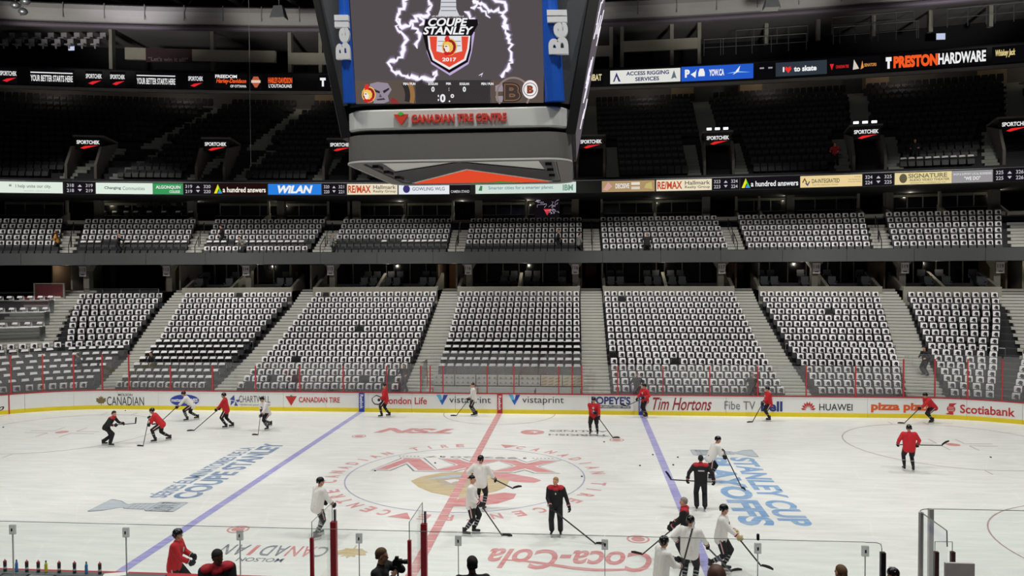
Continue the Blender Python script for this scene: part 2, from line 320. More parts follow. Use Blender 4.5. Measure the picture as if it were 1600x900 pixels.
# sponsor lettering in the ice, upside down from here
lettering('TSN', affine(V(-1.75, 8.7, .005), V(-3.9, 0, 0), V(0, -1.15, 0)), PRED2, ice, 'ice_sponsor_lettering', bold=.05, shear=.35)
lettering('TURKISH', affine(V(5.75, 7.85, .005), V(-2.85, 0, 0), V(0, -.4, 0)), PGREY, ice, 'ice_sponsor_lettering', bold=.02)
lettering('AIRLINES', affine(V(5.75, 8.75, .005), V(-2.85, 0, 0), V(0, -.4, 0)), PGREY, ice, 'ice_sponsor_lettering', bold=.02)
mb = MB(); ring(mb, (2.1, 8.05), .29, .58, .005, n=28); o = mb.build('airline_roundel', PRED2, ice)
for v in o.data.vertices: v.co.y = 8.15+(v.co.y-8.05)*.95
mb = MB(); mb.poly(flat([(1.85, 8.1), (2.2, 8.38), (2.38, 8.2), (2.2, 7.9), (2.15, 8.15)][::-1], .006)); mb.build('airline_bird', PWHT, ice)
lettering('Coca-Cola', affine(V(6.35, -7.75, .005), V(-4.5, 0, 0), V(0, -1.5, 0)), PRED2, ice, 'ice_sponsor_lettering', bold=.02, shear=.3)
mb = MB(); tp = []; bt = []
for k in range(15):
    u = k/14; x = 6.2-3.9*u; y = -8.95-.35*math.sin(u*PI*1.6)*(.5+u*.4); wv = .03+.07*math.sin(u*PI); tp.append(V(x, y+wv, .006)); bt.append(V(x, y-wv, .006))
mb.ribbon(tp, bt); mb.build('script_swash', PRED2, ice)
cn = MB(); fn = affine(V(-2.72, -8.0, .005), V(-3.15, 0, 0), V(0, -.8, 0))
for i, ch in enumerate('CANADIAN'):
    put_text(cn, ch, (lambda i: lambda u, v: fn((i+.05+u*.86)/8 if ch != 'I' else (i+.35+u*.3)/8, v))(i), .01, 0, 1, 0 if i in (1, 2, 5) else 1)
cn.build('ice_sponsor_lettering', [PRED2, PDK], ice)
lettering('MOLSON', affine(V(-3.75, -8.98, .005), V(-1.3, 0, 0), V(0, -.28, 0)), PDK, ice, 'ice_sponsor_lettering', bold=.01)
LEAF = [(0, 1), (.15, .62), (.42, .78), (.35, .38), (.62, .5), (.98, .42), (.82, .12), (.95, -.05), (.5, -.42), (.54, -.56), (.06, -.5), (.05, -1), (-.05, -1), (-.06, -.5), (-.54, -.56), (-.5, -.42), (-.95, -.05), (-.82, .12), (-.98, .42), (-.62, .5), (-.35, .38), (-.42, .78), (-.15, .62)]
def leaf_pts(fn): return [fn(a, b) for a, b in LEAF]
def leaf_mesh(mb, fn, mi=0):
    c = fn(0, -.1); n = len(LEAF); P = leaf_pts(fn)
    for i in range(n): mb.poly([c, P[i], P[(i+1) % n]], mi)
mb = MB(); leaf_mesh(mb, lambda a, b: V(-2.05-.5*a, -8.35-.5*b, .005)); mb.build('maple_leaf', PGOLD, ice)
# pucks
pm = MB(); pm.tube([(0, 0, .003), (0, 0, .03)], .038, 12); pme = pm.mesh('hockey_puck', BLACK)
for i, (px, py, lb) in enumerate([(1020, 711, 'black puck just right of the upper part of the right blue line'), (1059, 715, 'black puck between the right blue line and the white-shirted player with bent knees'), (1052, 727, 'black puck nearest above the blade of the coach with his back turned'), (1000, 728, 'black puck left of the right blue line, outside the centre circle'), (909, 745, 'black puck lying on the right edge of the blue centre circle'), (689, 714, 'black puck at the left end of the year lettering above the numerals'), (680, 724, 'black puck on the numeral V in centre ice'), (586, 736, 'black puck at the far left tip of the numeral V'), (944, 691, 'black puck beside the far right neutral zone dot'), (1548, 715, 'black puck by the faceoff marks on the right'), (5, 668, 'black puck at the left edge of the ice'), (196, 642, 'black puck against the yellow strip above the bending coach'), (795, 838, 'tiny black puck right of the skates of the capped white-shirted player')]):
    p = at_z(px, py); p.y = min(p.y, 12.6); inst('hockey_puck', pme, (p.x, p.y, .006), label=lb, category='puck', group='pucks scattered on the ice')
# ================================================================ BOARDS AND GLASS
RX, RY, RR = 21.95, 12.95, 8.53
def board_xy(s):                                      # s runs along the far boards, 0 at the red line
    a = abs(s); sg = 1 if s >= 0 else -1
    if a <= RX: return V(s, RY, 0), V(0, -1, 0)
    th = (a-RX)/RR
    if th < PI/2: return V(sg*(RX+RR*math.sin(th)), RY-RR+RR*math.cos(th), 0), V(-sg*math.sin(th), -math.cos(th), 0)
    return V(sg*(RX+RR), RY-RR-(a-RX-RR*PI/2), 0), V(-sg, 0, 0)
def BP(s, z, off=0.): p, n = board_xy(s); return V(p.x+n.x*off, p.y+n.y*off, z)
def bs(px, z=.6): return solve(px, lambda s: BP(s, z), -33, 33)
def bz(px, py): s = bs(px); p = BP(s, 0); return solve_z(py, p.x, p.y)
def strip(mb, s0, s1, z0, z1, off, thick, mi=0, step=.3):
    n = max(1, int(abs(s1-s0)/step)) if max(abs(s0), abs(s1)) > RX else 1; S = [s0+(s1-s0)*k/n for k in range(n+1)]
    a = [BP(s, z0, off) for s in S]; b = [BP(s, z1, off) for s in S]; c = [BP(s, z1, off-thick) for s in S]; d = [BP(s, z0, off-thick) for s in S]
    mb.ribbon(a, b, mi); mb.ribbon(b, c, mi); mb.ribbon(c, d, mi); mb.ribbon(d, a, mi)
    mb.poly([a[0], b[0], c[0], d[0]], mi); mb.poly([a[-1], d[-1], c[-1], b[-1]], mi)
boards = thing('rink_boards', 'white rink boards with sponsor lettering and yellow kick strip on the far side of the ice', 'boards', (0, 0, 0), kind='structure')
S = -48.8+.0
while S < 48:
    mb = MB(); strip(mb, S+.006, S+2.434, .22, 1.06, 0, .1); mb.build('board_panel', WHITE, boards)
    mb = MB(); strip(mb, S+.003, S+2.437, 0, .22, .02, .1); mb.build('kick_strip', YELLOW, boards)
    mb = MB(); strip(mb, S, S+2.44, 1.06, 1.11, .02, .2); mb.build('cap_rail', RED, boards)
    S += 2.44
mb = MB(); strip(mb, bs(14)-.03, bs(14)+.03, 0, 1.06, .023, .02); mb.build('goal_line_mark', RED, boards)
def pad(px0, px1, m, txt, tm):
    s0, s1 = bs(px0), bs(px1); mb = MB(); strip(mb, s0, s1, 0, 1.06, .035, .03); o = mb.build('line_pad', m, boards)
    lettering(txt, lambda u, v: BP(s0+(s1-s0)*(.2+.6*v), .98-.8*u, .04), tm, o, bold=.02)
TXW = mat('print_white', (236, 236, 236), .5)
pad(561, 569.5, BLUE, 'Reebok', TXW); pad(777, 785, mat('pad_red', (176, 44, 56), .5), 'Reebok', TXW); pad(998, 1004.5, BLUE, 'Reebok', TXW)
def btext(s, px0, px1, py0, py1, m, bold=.015, shear=0., space=1.):
    s0, s1 = bs(px0), bs(px1); za, zb = bz(px0, py1), bz(px1, py1); h = bz(px0, py0)-za
    lettering(s, lambda u, v: BP(s0+(s1-s0)*u, min(za, zb)*.5+max(za, zb)*.5+h*v, .011), m, boards, 'board_lettering', bold, shear, space)
def bshape(name, pts, m, lift=.008): # pts in photo pixels
    mb = MB(); P = [BP(bs(a), bz(a, b), lift) for a, b in pts]; c = sum(P, V(0, 0, 0))/len(P)
    for i in range(len(P)): mb.poly([c, P[i], P[(i+1) % len(P)]])
    mb.build(name, m, boards)
K = lambda n, c: mat('print_'+n, c, .5)
bz0 = bs(158); mb = MB(); zc = bz(158, 626); leaf_mesh(mb, lambda a, b: BP(bz0+.3*a, zc+.3*b, .008)); mb.build('board_leaf', K('gold', (120, 104, 62)), boards)
btext('MOLSON', 185, 207, 615, 618.7, K('charcoal', (52, 54, 62)), .01); btext('CANADIAN', 167, 225, 620, 633.5, K('charcoal', (52, 54, 62)), .0)
bshape('board_ellipse', [(288.5+22.5*math.cos(a*PI/12), 625.6+9.3*math.sin(a*PI/12)) for a in range(24)], K('royal', (44, 64, 160)))
s0, s1 = bs(268), bs(309); zz = bz(288, 629.5); lettering('mattamyHOMES', lambda u, v: BP(s0+(s1-s0)*u, zz+.26*v, .014), TXW, boards, 'board_lettering', .03)
for q in ([(359, 624), (366, 617), (367, 626)], [(360, 634), (361, 626), (367, 627)], [(368, 625), (375, 624), (372, 629)], [(368, 627), (372, 634), (366, 634)]): bshape('petal', q, K('petal_blue', (60, 76, 150)))
btext('CHARTWELL', 373.5, 422, 618.5, 629, K('grey', (84, 84, 92)), .0); btext('résidences pour retraités', 374, 422, 631, 634.5, K('grey', (84, 84, 92)), .0)
RB = K('red', (190, 42, 46)); bshape('triangle_mark', [(446, 619), (464, 619), (455, 634)], RB); bshape('small_leaf', [(453, 619), (455, 617), (457.5, 619), (455, 621)], K('green', (40, 120, 60)), .012)
btext('CANADIAN TIRE', 467, 531, 620.5, 629, RB, .02)
bshape('lion_mark', [(581, 622), (588, 617), (596, 620), (598, 627), (592, 633), (585, 632), (581, 627)], K('ink', (40, 40, 46))); bshape('lion_mark_inner', [(582.5, 622), (588, 618.5), (594.5, 621), (596, 627), (591.5, 631), (586, 630.5), (582.5, 626.5)], WHITE, .012)
btext('London Life', 601, 667, 620.5, 631.5, RB, .012)
for x0 in (682, 795):
    bshape('prism_left', [(x0, 617), (x0+7, 617), (x0+9, 625), (x0+4.5, 625)], K('sky', (90, 180, 226))); bshape('prism_right', [(x0+18, 617), (x0+11, 617), (x0+9, 625), (x0+13.5, 625)], K('royal', (44, 64, 160))); bshape('prism_base', [(x0+4.5, 625), (x0+13.5, 625), (x0+9, 633)], K('mid_blue', (40, 100, 190)))
btext('vistaprint', 702, 767, 620, 633, K('charcoal', (52, 54, 62)), 0.); btext('vistaprint', 816, 881, 620, 633, K('charcoal', (52, 54, 62)), 0.)
btext("POPEYE'S", 924, 985, 619.5, 632, K('navy', (40, 52, 120)), .03); bshape('black_band', [(930, 633.2), (985, 634), (985, 638.3), (930, 637.5)], K('ink', (40, 40, 46)))
s0, s1 = bs(932), bs(984); zz = bz(958, 637.2); lettering('SUPPLEMENTS LOWEST PRICES', lambda u, v: BP(s0+(s1-s0)*u, zz+.1*v, .014), TXW, boards, 'board_lettering', .02, .2)
DR = K('dark_red', (150, 34, 44)); btext('Tim Hortons', 1020, 1112, 621.5, 641, DR, .012, .35); btext('Fibe TV', 1132, 1180, 627, 640, K('soft_grey', (110, 112, 120)), 0.)
btext('Bell', 1189, 1222.5, 627, 643, K('navy', (40, 52, 120)), .035)
for k in range(8):
    a = PI*(.06+.88*k/7); c0, c1 = 1263+3*math.cos(a), 641-4*math.sin(a); t0, t1 = 1263+12*math.cos(a), 641-14*math.sin(a); q = V(-math.sin(a), -math.cos(a), 0)*1.7
    bshape('petal', [(c0, c1), ((c0*.4+t0*.6)+q.x, (c1*.4+t1*.6)+q.y), (t0, t1), ((c0*.4+t0*.6)-q.x, (c1*.4+t1*.6)-q.y)], RB)
btext('HUAWEI', 1280, 1332, 631, 641.5, K('ink', (40, 40, 46)), .008); btext('pizza pizza', 1361, 1457, 629.5, 645, K('orange', (222, 92, 34)), .04)
mb = MB(); s0 = bs(1486); zc = bz(1486, 639)
for i in range(20):
    a0, a1 = 2*PI*i/20, 2*PI*(i+1)/20; mb.poly([BP(s0, zc, .008), BP(s0+.2*math.cos(a0), zc+.2*math.sin(a0), .008), BP(s0+.2*math.cos(a1), zc+.2*math.sin(a1), .008)])
mb.poly([BP(s0-.27, zc-.28, .009), BP(s0-.1, zc-.18, .009), BP(s0+.12, zc-.2, .009), BP(s0+.1, zc-.3, .009)]); mb.poly([BP(s0-.12, zc+.2, .009), BP(s0-.08, zc+.29, .009), BP(s0+.27, zc+.31, .009), BP(s0+.1, zc+.16, .009)])
mb.build('globe_mark', RB, boards); mb = MB()
for k in (-.09, 0, .09): mb.poly([BP(s0-.14, zc+k-.012, .013), BP(s0+.14, zc+k-.012, .013), BP(s0+.14, zc+k+.012, .013), BP(s0-.14, zc+k+.012, .013)])
mb.build('globe_lines', WHITE, boards); btext('Scotiabank', 1500, 1586, 635, 648.5, RB, .02); btext('00', -12, 6.5, 635.5, 642, K('ink', (40, 40, 46)), .02, .3)
# glass
POSTR = mat('post_red', (196, 52, 58), .45)
gl = thing('rink_glass', 'clear glass panes between red posts on top of the far boards', 'glass', kind='structure')
PX = [-30, 17, 67, 115, 159.5, 201, 266, 332, 399, 468, 536, 604, 657, 672, 692, 761, 803, 873, 894, 909, 965, 1036, 1109, 1184, 1260, 1337, 1412, 1461, 1512, 1566, 1625]
for i, px in enumerate(PX):
    s = bs(px, 1.5); tall = px < 205 or px > 1400
    if px > -10 and px < 1600:
        top = bz(px, {True: 554, False: 572}[tall] if px < 1400 else 561); mb = MB(); strip(mb, s-.03, s+.03, 1.11, top, .0, .07); mb.build('glass_post', POSTR, gl)
    if i+1 < len(PX):
        s2 = bs(PX[i+1], 1.5); top = 3.35 if (PX[i+1] < 205 or px > 1400) else 2.68
        mb = MB(); Sg = [s+.035+(s2-s-.07)*q_/4 for q_ in range(5)]; mb.ribbon([BP(q_, 1.11, -.036) for q_ in Sg], [BP(q_, top, -.036) for q_ in Sg]); mb.build('glass_pane', GLASS, gl)
        mb = MB(); strip(mb, s+.035, s2-.035, top, top+.012, -.03, .014); mb.build('pane_edge', EDGE, gl)
# ================================================================ THE STANDS
def bcurve(x):
    a = abs(x)-RX
    if a <= 0: return 0.
    q = min(a, 7.); return RR-math.sqrt(RR*RR-q*q)+max(0, a-7.)
def low(i, x):
    t = i/15; return (1-t)*(14.0-bcurve(x))+t*(26-.004*x*x), (1.11+.29*i if i <= 7 else 3.14+.355*(i-7))-.62
def club(j, x): return 26.6+.9*j-.0037*x*x, 9.3+.44*j-.62
def upp(k, x): return 29.5+.85*k-.004*x*x, 15.0+.58*k-.5
def pt(fn, i): return lambda s: V(s, *fn(i, s))
def terrace(name, fn, n, x0, x1, front, fz, mat_, back=.25, step=1.5):
    mb = MB(); N = int((x1-x0)/step); X = [x0+(x1-x0)*k/N for k in range(N+1)]
    prof = []                                         # (row, dy, z)
    lines = []
    lines.append([V(x, fn(0, x)[0]-front, fz) for x in X]); lines.append([V(x, fn(0, x)[0]-front, fn(0, x)[1]) for x in X])
    for i in range(n):
        e = .25 if i < n-1 else back
        if i > 0: lines.append([V(x, (fn(i-1, x)[0]+fn(i, x)[0])/2+.0, fn(i, x)[1]) for x in X])
        nx = [V(x, ((fn(i, x)[0]+fn(i+1, x)[0])/2 if i < n-1 else fn(i, x)[0]+back), fn(i, x)[1]) for x in X]
        lines.append(nx)
    for a, b in zip(lines[:-1], lines[1:]): mb.ribbon(a, b)
    return mb.build(name, mat_, kind='structure')
terrace('seating_terrace', low, 16, -44, 42, .55, 0., DARKC, .5)  # shade between the seat rows is put into the dark terrace colour
terrace('seating_terrace', club, 6, -46, 42, .7, 8.5, DARKC, .5)
terrace('seating_terrace', upp, 14, -56, 52, .9, 14.0, DARKC, .9)
def tang(fn, i, x): return math.atan2(fn(i, x+.1)[0]-fn(i, x-.1)[0], .2)
def lerp_edges(tab): # tab: [(row, xL, xR)...]
    def f(i):
        for (a, l0, r0), (b, l1, r1) in zip(tab[:-1], tab[1:]):
            if i <= b: t = (i-a)/(b-a); return l0+(l1-l0)*t, r0+(r1-r0)*t
        return tab[-1][1:]
    return f
LOWSEC = [('far left', lerp_edges([(0, -34, -24.2), (7, -34, -24.3), (7.01, -28.2, -24.4), (8, -28.14, -24.46), (15, -30.4, -24.92)]), 0),
 ('left of left blue line', lerp_edges([(0, -22.71, -17.21), (8, -22.85, -16.63), (15, -23.51, -16.07)]), 0),
 ('behind left blue line', lerp_edges([(0, -15.36, -5.81), (15, -14.49, -5.76)]), 0),
 ('behind penalty boxes', lerp_edges([(0, -3.97, 4.5), (15, -4.2, 4.41)]), 3),
 ('behind right blue line', lerp_edges([(0, 6.2, 15.55), (15, 6.07, 14.96)]), 0),
 ('behind right faceoff circle', lerp_edges([(0, 17.25, 21.73), (4, 17.1, 22.6), (15, 16.55, 24.0)]), 0),
 ('at right corner', lerp_edges([(0, 24.0, 26.0), (8, 24.83, 28.38), (15, 25.61, 30.74)]), 0),
 ('at far right', lerp_edges([(0, 26.5, 33), (7, 28.9, 36), (7.01, 50, 50.1), (15, 50, 50.1)]), 0)]
CLUBSEC = [('far left', lerp_edges([(0, -43, -32.14), (5, -45, -34.42)])), ('second from left', lerp_edges([(0, -30.87, -23.73), (5, -32.98, -25.03)])), ('third from left', lerp_edges([(0, -22.5, -15.14), (5, -23.71, -15.31)])),
 ('fourth from left', lerp_edges([(0, -13.49, -5.18), (5, -13.98, -5.43)])), ('left of the middle aisle', lerp_edges([(0, -3.84, 4.6), (5, -4.08, 4.62)])), ('right of the middle aisle', lerp_edges([(0, 6., 14.64), (5, 5.94, 14.66)])),
 ('second from right', lerp_edges([(0, 15.91, 23.7), (5, 16.08, 24.81)])), ('far right', lerp_edges([(0, 25.05, 31.31), (5, 26.1, 33.29)]))]
seats = []   # (x, y, z, rz, shirt kind, level, section, row, n, ntotal)
for sec, ed, r0 in LOWSEC:
    for i in range(r0, 16):
        l, r = ed(i)
        if r-l < .4 or l > 45: continue
        n = max(1, int(round((r-l)/.5)))
        for k in range(n):
            x = l+(k+.5)*(r-l)/n
            if abs(x) > 38: continue
            y, z = low(i, x); kd = 2
            if sec == 'far left' and 1 <= i <= 6: kd = 1
            if sec == 'left of left blue line' and 1 <= i <= 7: kd = 1
            if sec == 'behind penalty boxes' and i <= 7: kd = 1
            if random.random() < .003: kd = 0
            if sec in ('behind right faceoff circle', 'behind left blue line') and i < 2 and random.random() < .12: kd = 0
            seats.append((x, y, z, tang(low, i, x), kd, 0, sec, i-r0, k, n))
for ci, (sec, ed) in enumerate(CLUBSEC):
    for j in range(6):
        l, r = ed(j); n = int(round((r-l)/.5))
        for k in range(n):
            x = l+(k+.5)*(r-l)/n; y, z = club(j, x); kd = 2
            if j == 0 and ci in (0, 1, 3, 4): kd = 0
            if j == 1 and ci in (1, 2, 3): kd = 1 if random.random() < .8 and not (ci == 3 and k < 7) else 0
            seats.append((x, y, z, tang(club, j, x), kd, 1, sec, j, k, n))
VOM = [-31.77, -22.93, -13.72, -4.4, 5.22, 14.4, 24.32, 33.2, 42.5]
VSL = [.38, .235, .12, .0, .0, .035, .21, .36, .45]   # drift of each upper aisle per row
def vomx(v, k): return VOM[v]+VSL[v]*k
for k in range(14):
    for x in np.arange(-52, 50, .5):
        x = float(x)+.1; skip = False
        for v in range(len(VOM)):
            if abs(x-vomx(v, k)) < (2.25 if k < 6 else .75): skip = True
        if skip: continue
        y, z = upp(k, x); seats.append((x, y, z, tang(upp, k, x), 0 if not (k == 0 and 24 < x < 32) else 1, 2, 'upper bowl', k, 0, 0))
# ---- seat and shirt shapes (low poly, local coords, front is -y)
def seat_back():
    mb = MB(); prof = [(.36, .02), (.55, .0), (.80, .05), (.90, .10)]
    for a, b in zip(prof[:-1], prof[1:]):
        mb.box((0, (a[1]+b[1])/2+.03, (a[0]+b[0])/2), (.45 if a[0] < .75 else .40, .045, (b[0]-a[0])*1.02))
    return mb
def seat_pan():
    mb = MB(); mb.box((0, -.10, .46), (.42, .07, .34), M=Matrix.Rotation(math.radians(-14), 3, 'X')); mb.box((0, -.03, .30), (.40, .12, .05)); return mb
def seat_leg():
    mb = MB(); mb.box((0, .05, .17), (.06, .06, .34)); mb.box((0, .03, .015), (.16, .2, .03)); return mb
def shirt_full():
    mb = MB(); w_ = .18
    F = [(-w_, -.035, .90), (w_, -.035, .90), (w_*1.02, -.075, .70), (w_*.98, -.115, .48), (-w_*.96, -.115, .47), (-w_*1.02, -.075, .70)]
    mb.add([V(-w_, -.02, .91), V(w_, -.02, .91), V(w_*1.03, -.065, .72), V(-w_*1.03, -.065, .72), V(w_*.96, -.095, .605), V(-w_*.98, -.095, .595), V(-w_*.9, .17, .93), V(w_*.9, .17, .93), V(w_, .20, .78), V(-w_, .20, .78)],
           [(0, 3, 2, 1), (3, 5, 4, 2), (0, 1, 7, 6), (6, 7, 8, 9)]); return mb
def shirt_cap():
    mb = MB(); w_ = .20
    mb.add([V(-w_*.8, -.01, .935), V(w_*.8, -.01, .935), V(w_, -.05, .82), V(-w_, -.045, .80), V(-w_*.9, .16, .93), V(w_*.9, .16, .93), V(w_, .19, .6), V(-w_, .19, .6)], [(0, 3, 2, 1), (0, 1, 5, 4), (4, 5, 6, 7)]); return mb
LOGO = [(-.02, .13), (.08, .12), (.12, .05), (.10, -.04), (.13, -.10), (.05, -.13), (.03, -.07), (-.01, -.12), (-.05, -.10), (-.04, -.03), (-.11, -.05), (-.12, .01), (-.06, .03), (-.09, .08)]
def ink_full():
    mb = MB(); pts = [V(.015+a*.95, -.072-max(0, .72-(.755+b*.95))*.25+max(0, .755+b*.95-.72)*.24, .755+b*.95) for a, b in LOGO]; mb.poly(pts); return mb
def rot_arr(mb, S_, mi):   # replicate template mb at transforms
    T = np.array(mb.v); F = mb.f; n = len(T)
    A = np.array([(s[0], s[1], s[2], s[3]) for s in S_]); c, s_ = np.cos(A[:, 3])[:, None], np.sin(A[:, 3])[:, None]
    X = T[None, :, 0]*c-T[None, :, 1]*s_+A[:, 0:1]; Y = T[None, :, 0]*s_+T[None, :, 1]*c+A[:, 1:2]; Z = T[None, :, 2]+A[:, 2:3]
    vs = np.stack([X, Y, Z], 2).reshape(-1, 3); fs = []
    for q in range(len(S_)): fs += [tuple(i+q*n for i in f) for f in F]
    return vs, fs, [mi]*len(fs)
def bulk(name, parts, mats, **kw):
    vs = []; fs = []; ms = []
    for mb, S_, mi in parts:
        if not S_: continue
        v, f, m = rot_arr(mb, S_, mi); o = len(vs); vs += v.tolist(); fs += [tuple(i+o for i in q) for q in f]; ms += m
    me = D.meshes.new(name); me.from_pydata(vs, [], fs); [me.materials.append(m) for m in mats]; me.polygons.foreach_set('material_index', ms); me.update()
    o = D.objects.new(name, me); COL.objects.link(o)
    for k, v in kw.items(): o[k] = v
    return o
def dist(s): return (V(s[0], s[1], s[2])-CAM).length
def inframe(s):
    a, b = pr((s[0], s[1], s[2]+.7)); return 4 < a < 1596
vis = sorted([s for s in seats if inframe(s) and s[5] == 0], key=dist)
near = vis[:300]; nset = set(id(s) for s in near); rest = [s for s in seats if id(s) not in nset]
shirtsV = [s for s in vis if s[4] > 0][:300]; sset = set(id(s) for s in shirtsV); srest = [s for s in seats if s[4] > 0 and id(s) not in sset]
mb_b, mb_p, mb_l, mb_sf, mb_sc, mb_i = seat_back(), seat_pan(), seat_leg(), shirt_full(), shirt_cap(), ink_full()
me_b, me_p, me_l = mb_b.mesh('backrest', SEATB), mb_p.mesh('seat_pan', SEATB), mb_l.mesh('pedestal', SEATB)
me_sf, me_sc, me_i = mb_sf.mesh('shirt', SHIRT), mb_sc.mesh('shirt', SHIRT), mb_i.mesh('printed_head', INK)
ORD = ['first', 'second', 'third', 'fourth', 'fifth', 'sixth', 'seventh', 'eighth', 'ninth', 'tenth', 'eleventh', 'twelfth', 'thirteenth', 'fourteenth', 'fifteenth', 'sixteenth', 'seventeenth', 'eighteenth', 'nineteenth', 'twentieth', 'twenty-first', 'twenty-second', 'twenty-third']
def where(s): return '%s seat from left, %s row, block %s' % (ORD[min(s[8], 22)], ORD[s[7]], s[6])
for s in near:
    t = thing('stadium_seat', 'black folding '+where(s), 'seat', s[:3], s[3], 'black folding seats of the lower bowl')
    for nm, me in (('backrest', me_b), ('seat_pan', me_p), ('pedestal', me_l)): inst(nm, me, (0, 0, 0), 0, t)
for s in shirtsV:
    t = inst('shirt', me_sf if s[4] == 2 else me_sc, s[:3], s[3]+random.uniform(-.05, .05), label=('white shirt on ' if s[4] == 2 else 'white shirt capping ')+where(s), category='shirt', group='white giveaway T-shirts on the lower bowl seats')
    if s[4] == 2: inst('printed_head', me_i, (0, 0, 0), 0, t)
upm = [s for s in rest if s[5] == 2]
bulk('stadium_seats', [(mb_b, rest, 0), (mb_p, rest, 0)], [SEATB], kind='stuff', label='black folding seats filling the farther rows of all three tiers of stands', category='seats')
full = [s for s in srest if s[4] == 2]; capd = [s for s in srest if s[4] == 1]
bulk('shirts', [(mb_sf, full, 0), (mb_sc, capd, 0), (mb_i, full, 1)], [SHIRT, INK], kind='stuff', label='white printed T-shirts on the seats of the farther rows and the club tier', category='shirts')
# ---- aisles: each tread its own piece
def aisle(name, fn, rows, el, er, label, m=CONC, gap=.06, half=.4):
    A = thing(name, label, 'stairs', kind='structure'); d = .8
    box = MB().box((0, 0, 0), (1, 1, 1)).mesh('step', m)
    for i in rows:
        l, r = el(i)+gap, er(i)-gap
        if r-l < .2: continue
        xm = (l+r)/2; y, z = fn(i, xm); y0, z0 = fn(i-1, xm) if i > 0 else (y-.85, z-.3); dy = y-y0; dz = z-z0; a = tang(fn, i, xm)
        for q in ((0, 1) if (i > 0 or fn is low) else (1,)):
            zt = z0+dz*(.5+.5*q)+.02; yc = (y+y0)/2-(dy*.25 if q == 0 else -dy*.25)-.035
            o = inst('step', box, (xm, yc, zt-dz*.2), a, A); o.scale = ((r-l), dy*.5+.03, dz*.4)
    return A
es = [e for _, e, _ in LOWSEC]
names = ['concrete stairs at the left end of the printed shirt blocks', 'concrete stairs left of the block behind the left blue line', 'wide stairs left of the penalty boxes', 'concrete stairs right of the penalty boxes', 'stairs running down toward the right faceoff circle', 'stairs between the two right hand blocks']
for q in range(6): aisle('aisle_stairs', low, range(0, 19), (lambda q: lambda i: es[q](i)[1])(q), (lambda q: lambda i: es[q+1](i)[0])(q), names[q])
aisle('aisle_stairs', low, range(7, 19), lambda i: -33.6+.1*(i-8)*-1+(i-8)*.05, lambda i: es[0](i)[0], 'broad pale stairs beside the loge counters at far left')
aisle('aisle_stairs', low, range(8, 19), lambda i: es[6](i)[1], lambda i: 37, 'stairs at the far right edge of the lower bowl')
ec = [e for _, e in CLUBSEC]
for q in range(7): aisle('aisle_stairs', club, range(0, 6), (lambda q: lambda i: ec[q](i)[1])(q), (lambda q: lambda i: ec[q+1](i)[0])(q), 'club tier stairs, %s from the left' % ORD[q])
aisle('aisle_stairs', club, range(0, 6), lambda i: ec[7](i)[1], lambda i: 36.5, 'club tier stairs at the right edge')
STEPD = mat('upper_step', (150, 152, 142), .9)
for v in range(9):
    aisle('aisle_stairs', upp, range(6, 14), (lambda v: lambda i: vomx(v, i)-.75)(v), (lambda v: lambda i: vomx(v, i)+.75)(v), 'upper tier stairs above vomitory, %s from the left' % ORD[v], STEPD, .02)
    for sg in (-1, 1):
        aisle('aisle_stairs', upp, range(0, 6), (lambda v, sg: lambda i: vomx(v, i)+(1.15 if sg > 0 else -2.15))(v, sg), (lambda v, sg: lambda i: vomx(v, i)+(2.15 if sg > 0 else -1.15))(v, sg), 'short upper tier stairs on the %s of vomitory %s from the left' % ('right' if sg > 0 else 'left', ORD[v]), STEPD, .02)
# handrail across each lower block between 8th and 9th rows, club aisle rails
for q, (sec, ed, r0) in enumerate(LOWSEC[:7]):
    l, r = ed(8); X = [l+(r-l)*k/6 for k in range(7)]; t = thing('row_rail', 'metal rail along the walkway across the block '+sec, 'railing', (l, low(8, l)[0]-.5, low(8, l)[1]), group=None)
    o = V(l, low(8, l)[0]-.5, low(8, l)[1]); P = [V(x, low(8, x)[0]-.52, low(8, x)[1]+.42) for x in X]
    MB().tube([p-o for p in P], .025, 6).build('top_rail', STEEL, t)
    for p in P[::2]: MB().tube([p-o, V(p.x, p.y, low(8, p.x)[1])-o], .02, 5).build('post', STEEL, t)
for q in range(7):
    def cx(i): return (ec[q](i)[1]+ec[q+1](i)[0])/2
    for (a, b) in ((.1, 1.8), (2.4, 4.4)):
        o = V(cx(a), *club(a, cx(a))); p = [V(cx(i), club(i, cx(i))[0], club(i, cx(i))[1]+h) for i, h in ((a, 0), (a, .9), (b, .9), (b, 0))]
        MB().tube([u-o for u in p], .03, 6).build('aisle_rail', BLACK, None, origin=V(0, 0, 0), label='black handrail in club stairs %s from left, %s half' % (ORD[q], 'lower' if a < 1 else 'upper'), category='handrail').location = o
# ================================================================ CLUB FASCIA, COLUMNS, BOXES OF THE LOWER CONCOURSE
def cur(c, y0): return lambda x: y0-c*x*x
def wall_strip(name, yf, z0, z1, x0, x1, m, thick=.3, n=40, **kw):
    mb = MB(); X = [x0+(x1-x0)*k/n for k in range(n+1)]
    a = [V(x, yf(x), z0) for x in X]; b = [V(x, yf(x), z1) for x in X]; c = [V(x, yf(x)+thick, z1) for x in X]; d = [V(x, yf(x)+thick, z0) for x in X]
    mb.ribbon(a, b); mb.ribbon(b, c); mb.ribbon(c, d); mb.ribbon(d, a); return mb.build(name, m, **kw)
fy = cur(.0037, 25.75); 
fas = thing('trim_1', None, None, kind='structure'); fx = -46
while fx < 42:
    wall_strip('fascia_panel', fy, 8.30, 9.12, fx+.01, fx+3.99, CHARC, .25, 3, parent=fas); fx += 4
wall_strip('ceiling', cur(.0037, 26.0), 8.3, 8.38, -46, 42, DARKC, 9.5, kind='structure')
wall_strip('wall_back', cur(.0037, 33.2), 5.3, 8.4, -46, 42, DARK, .3, kind='structure')
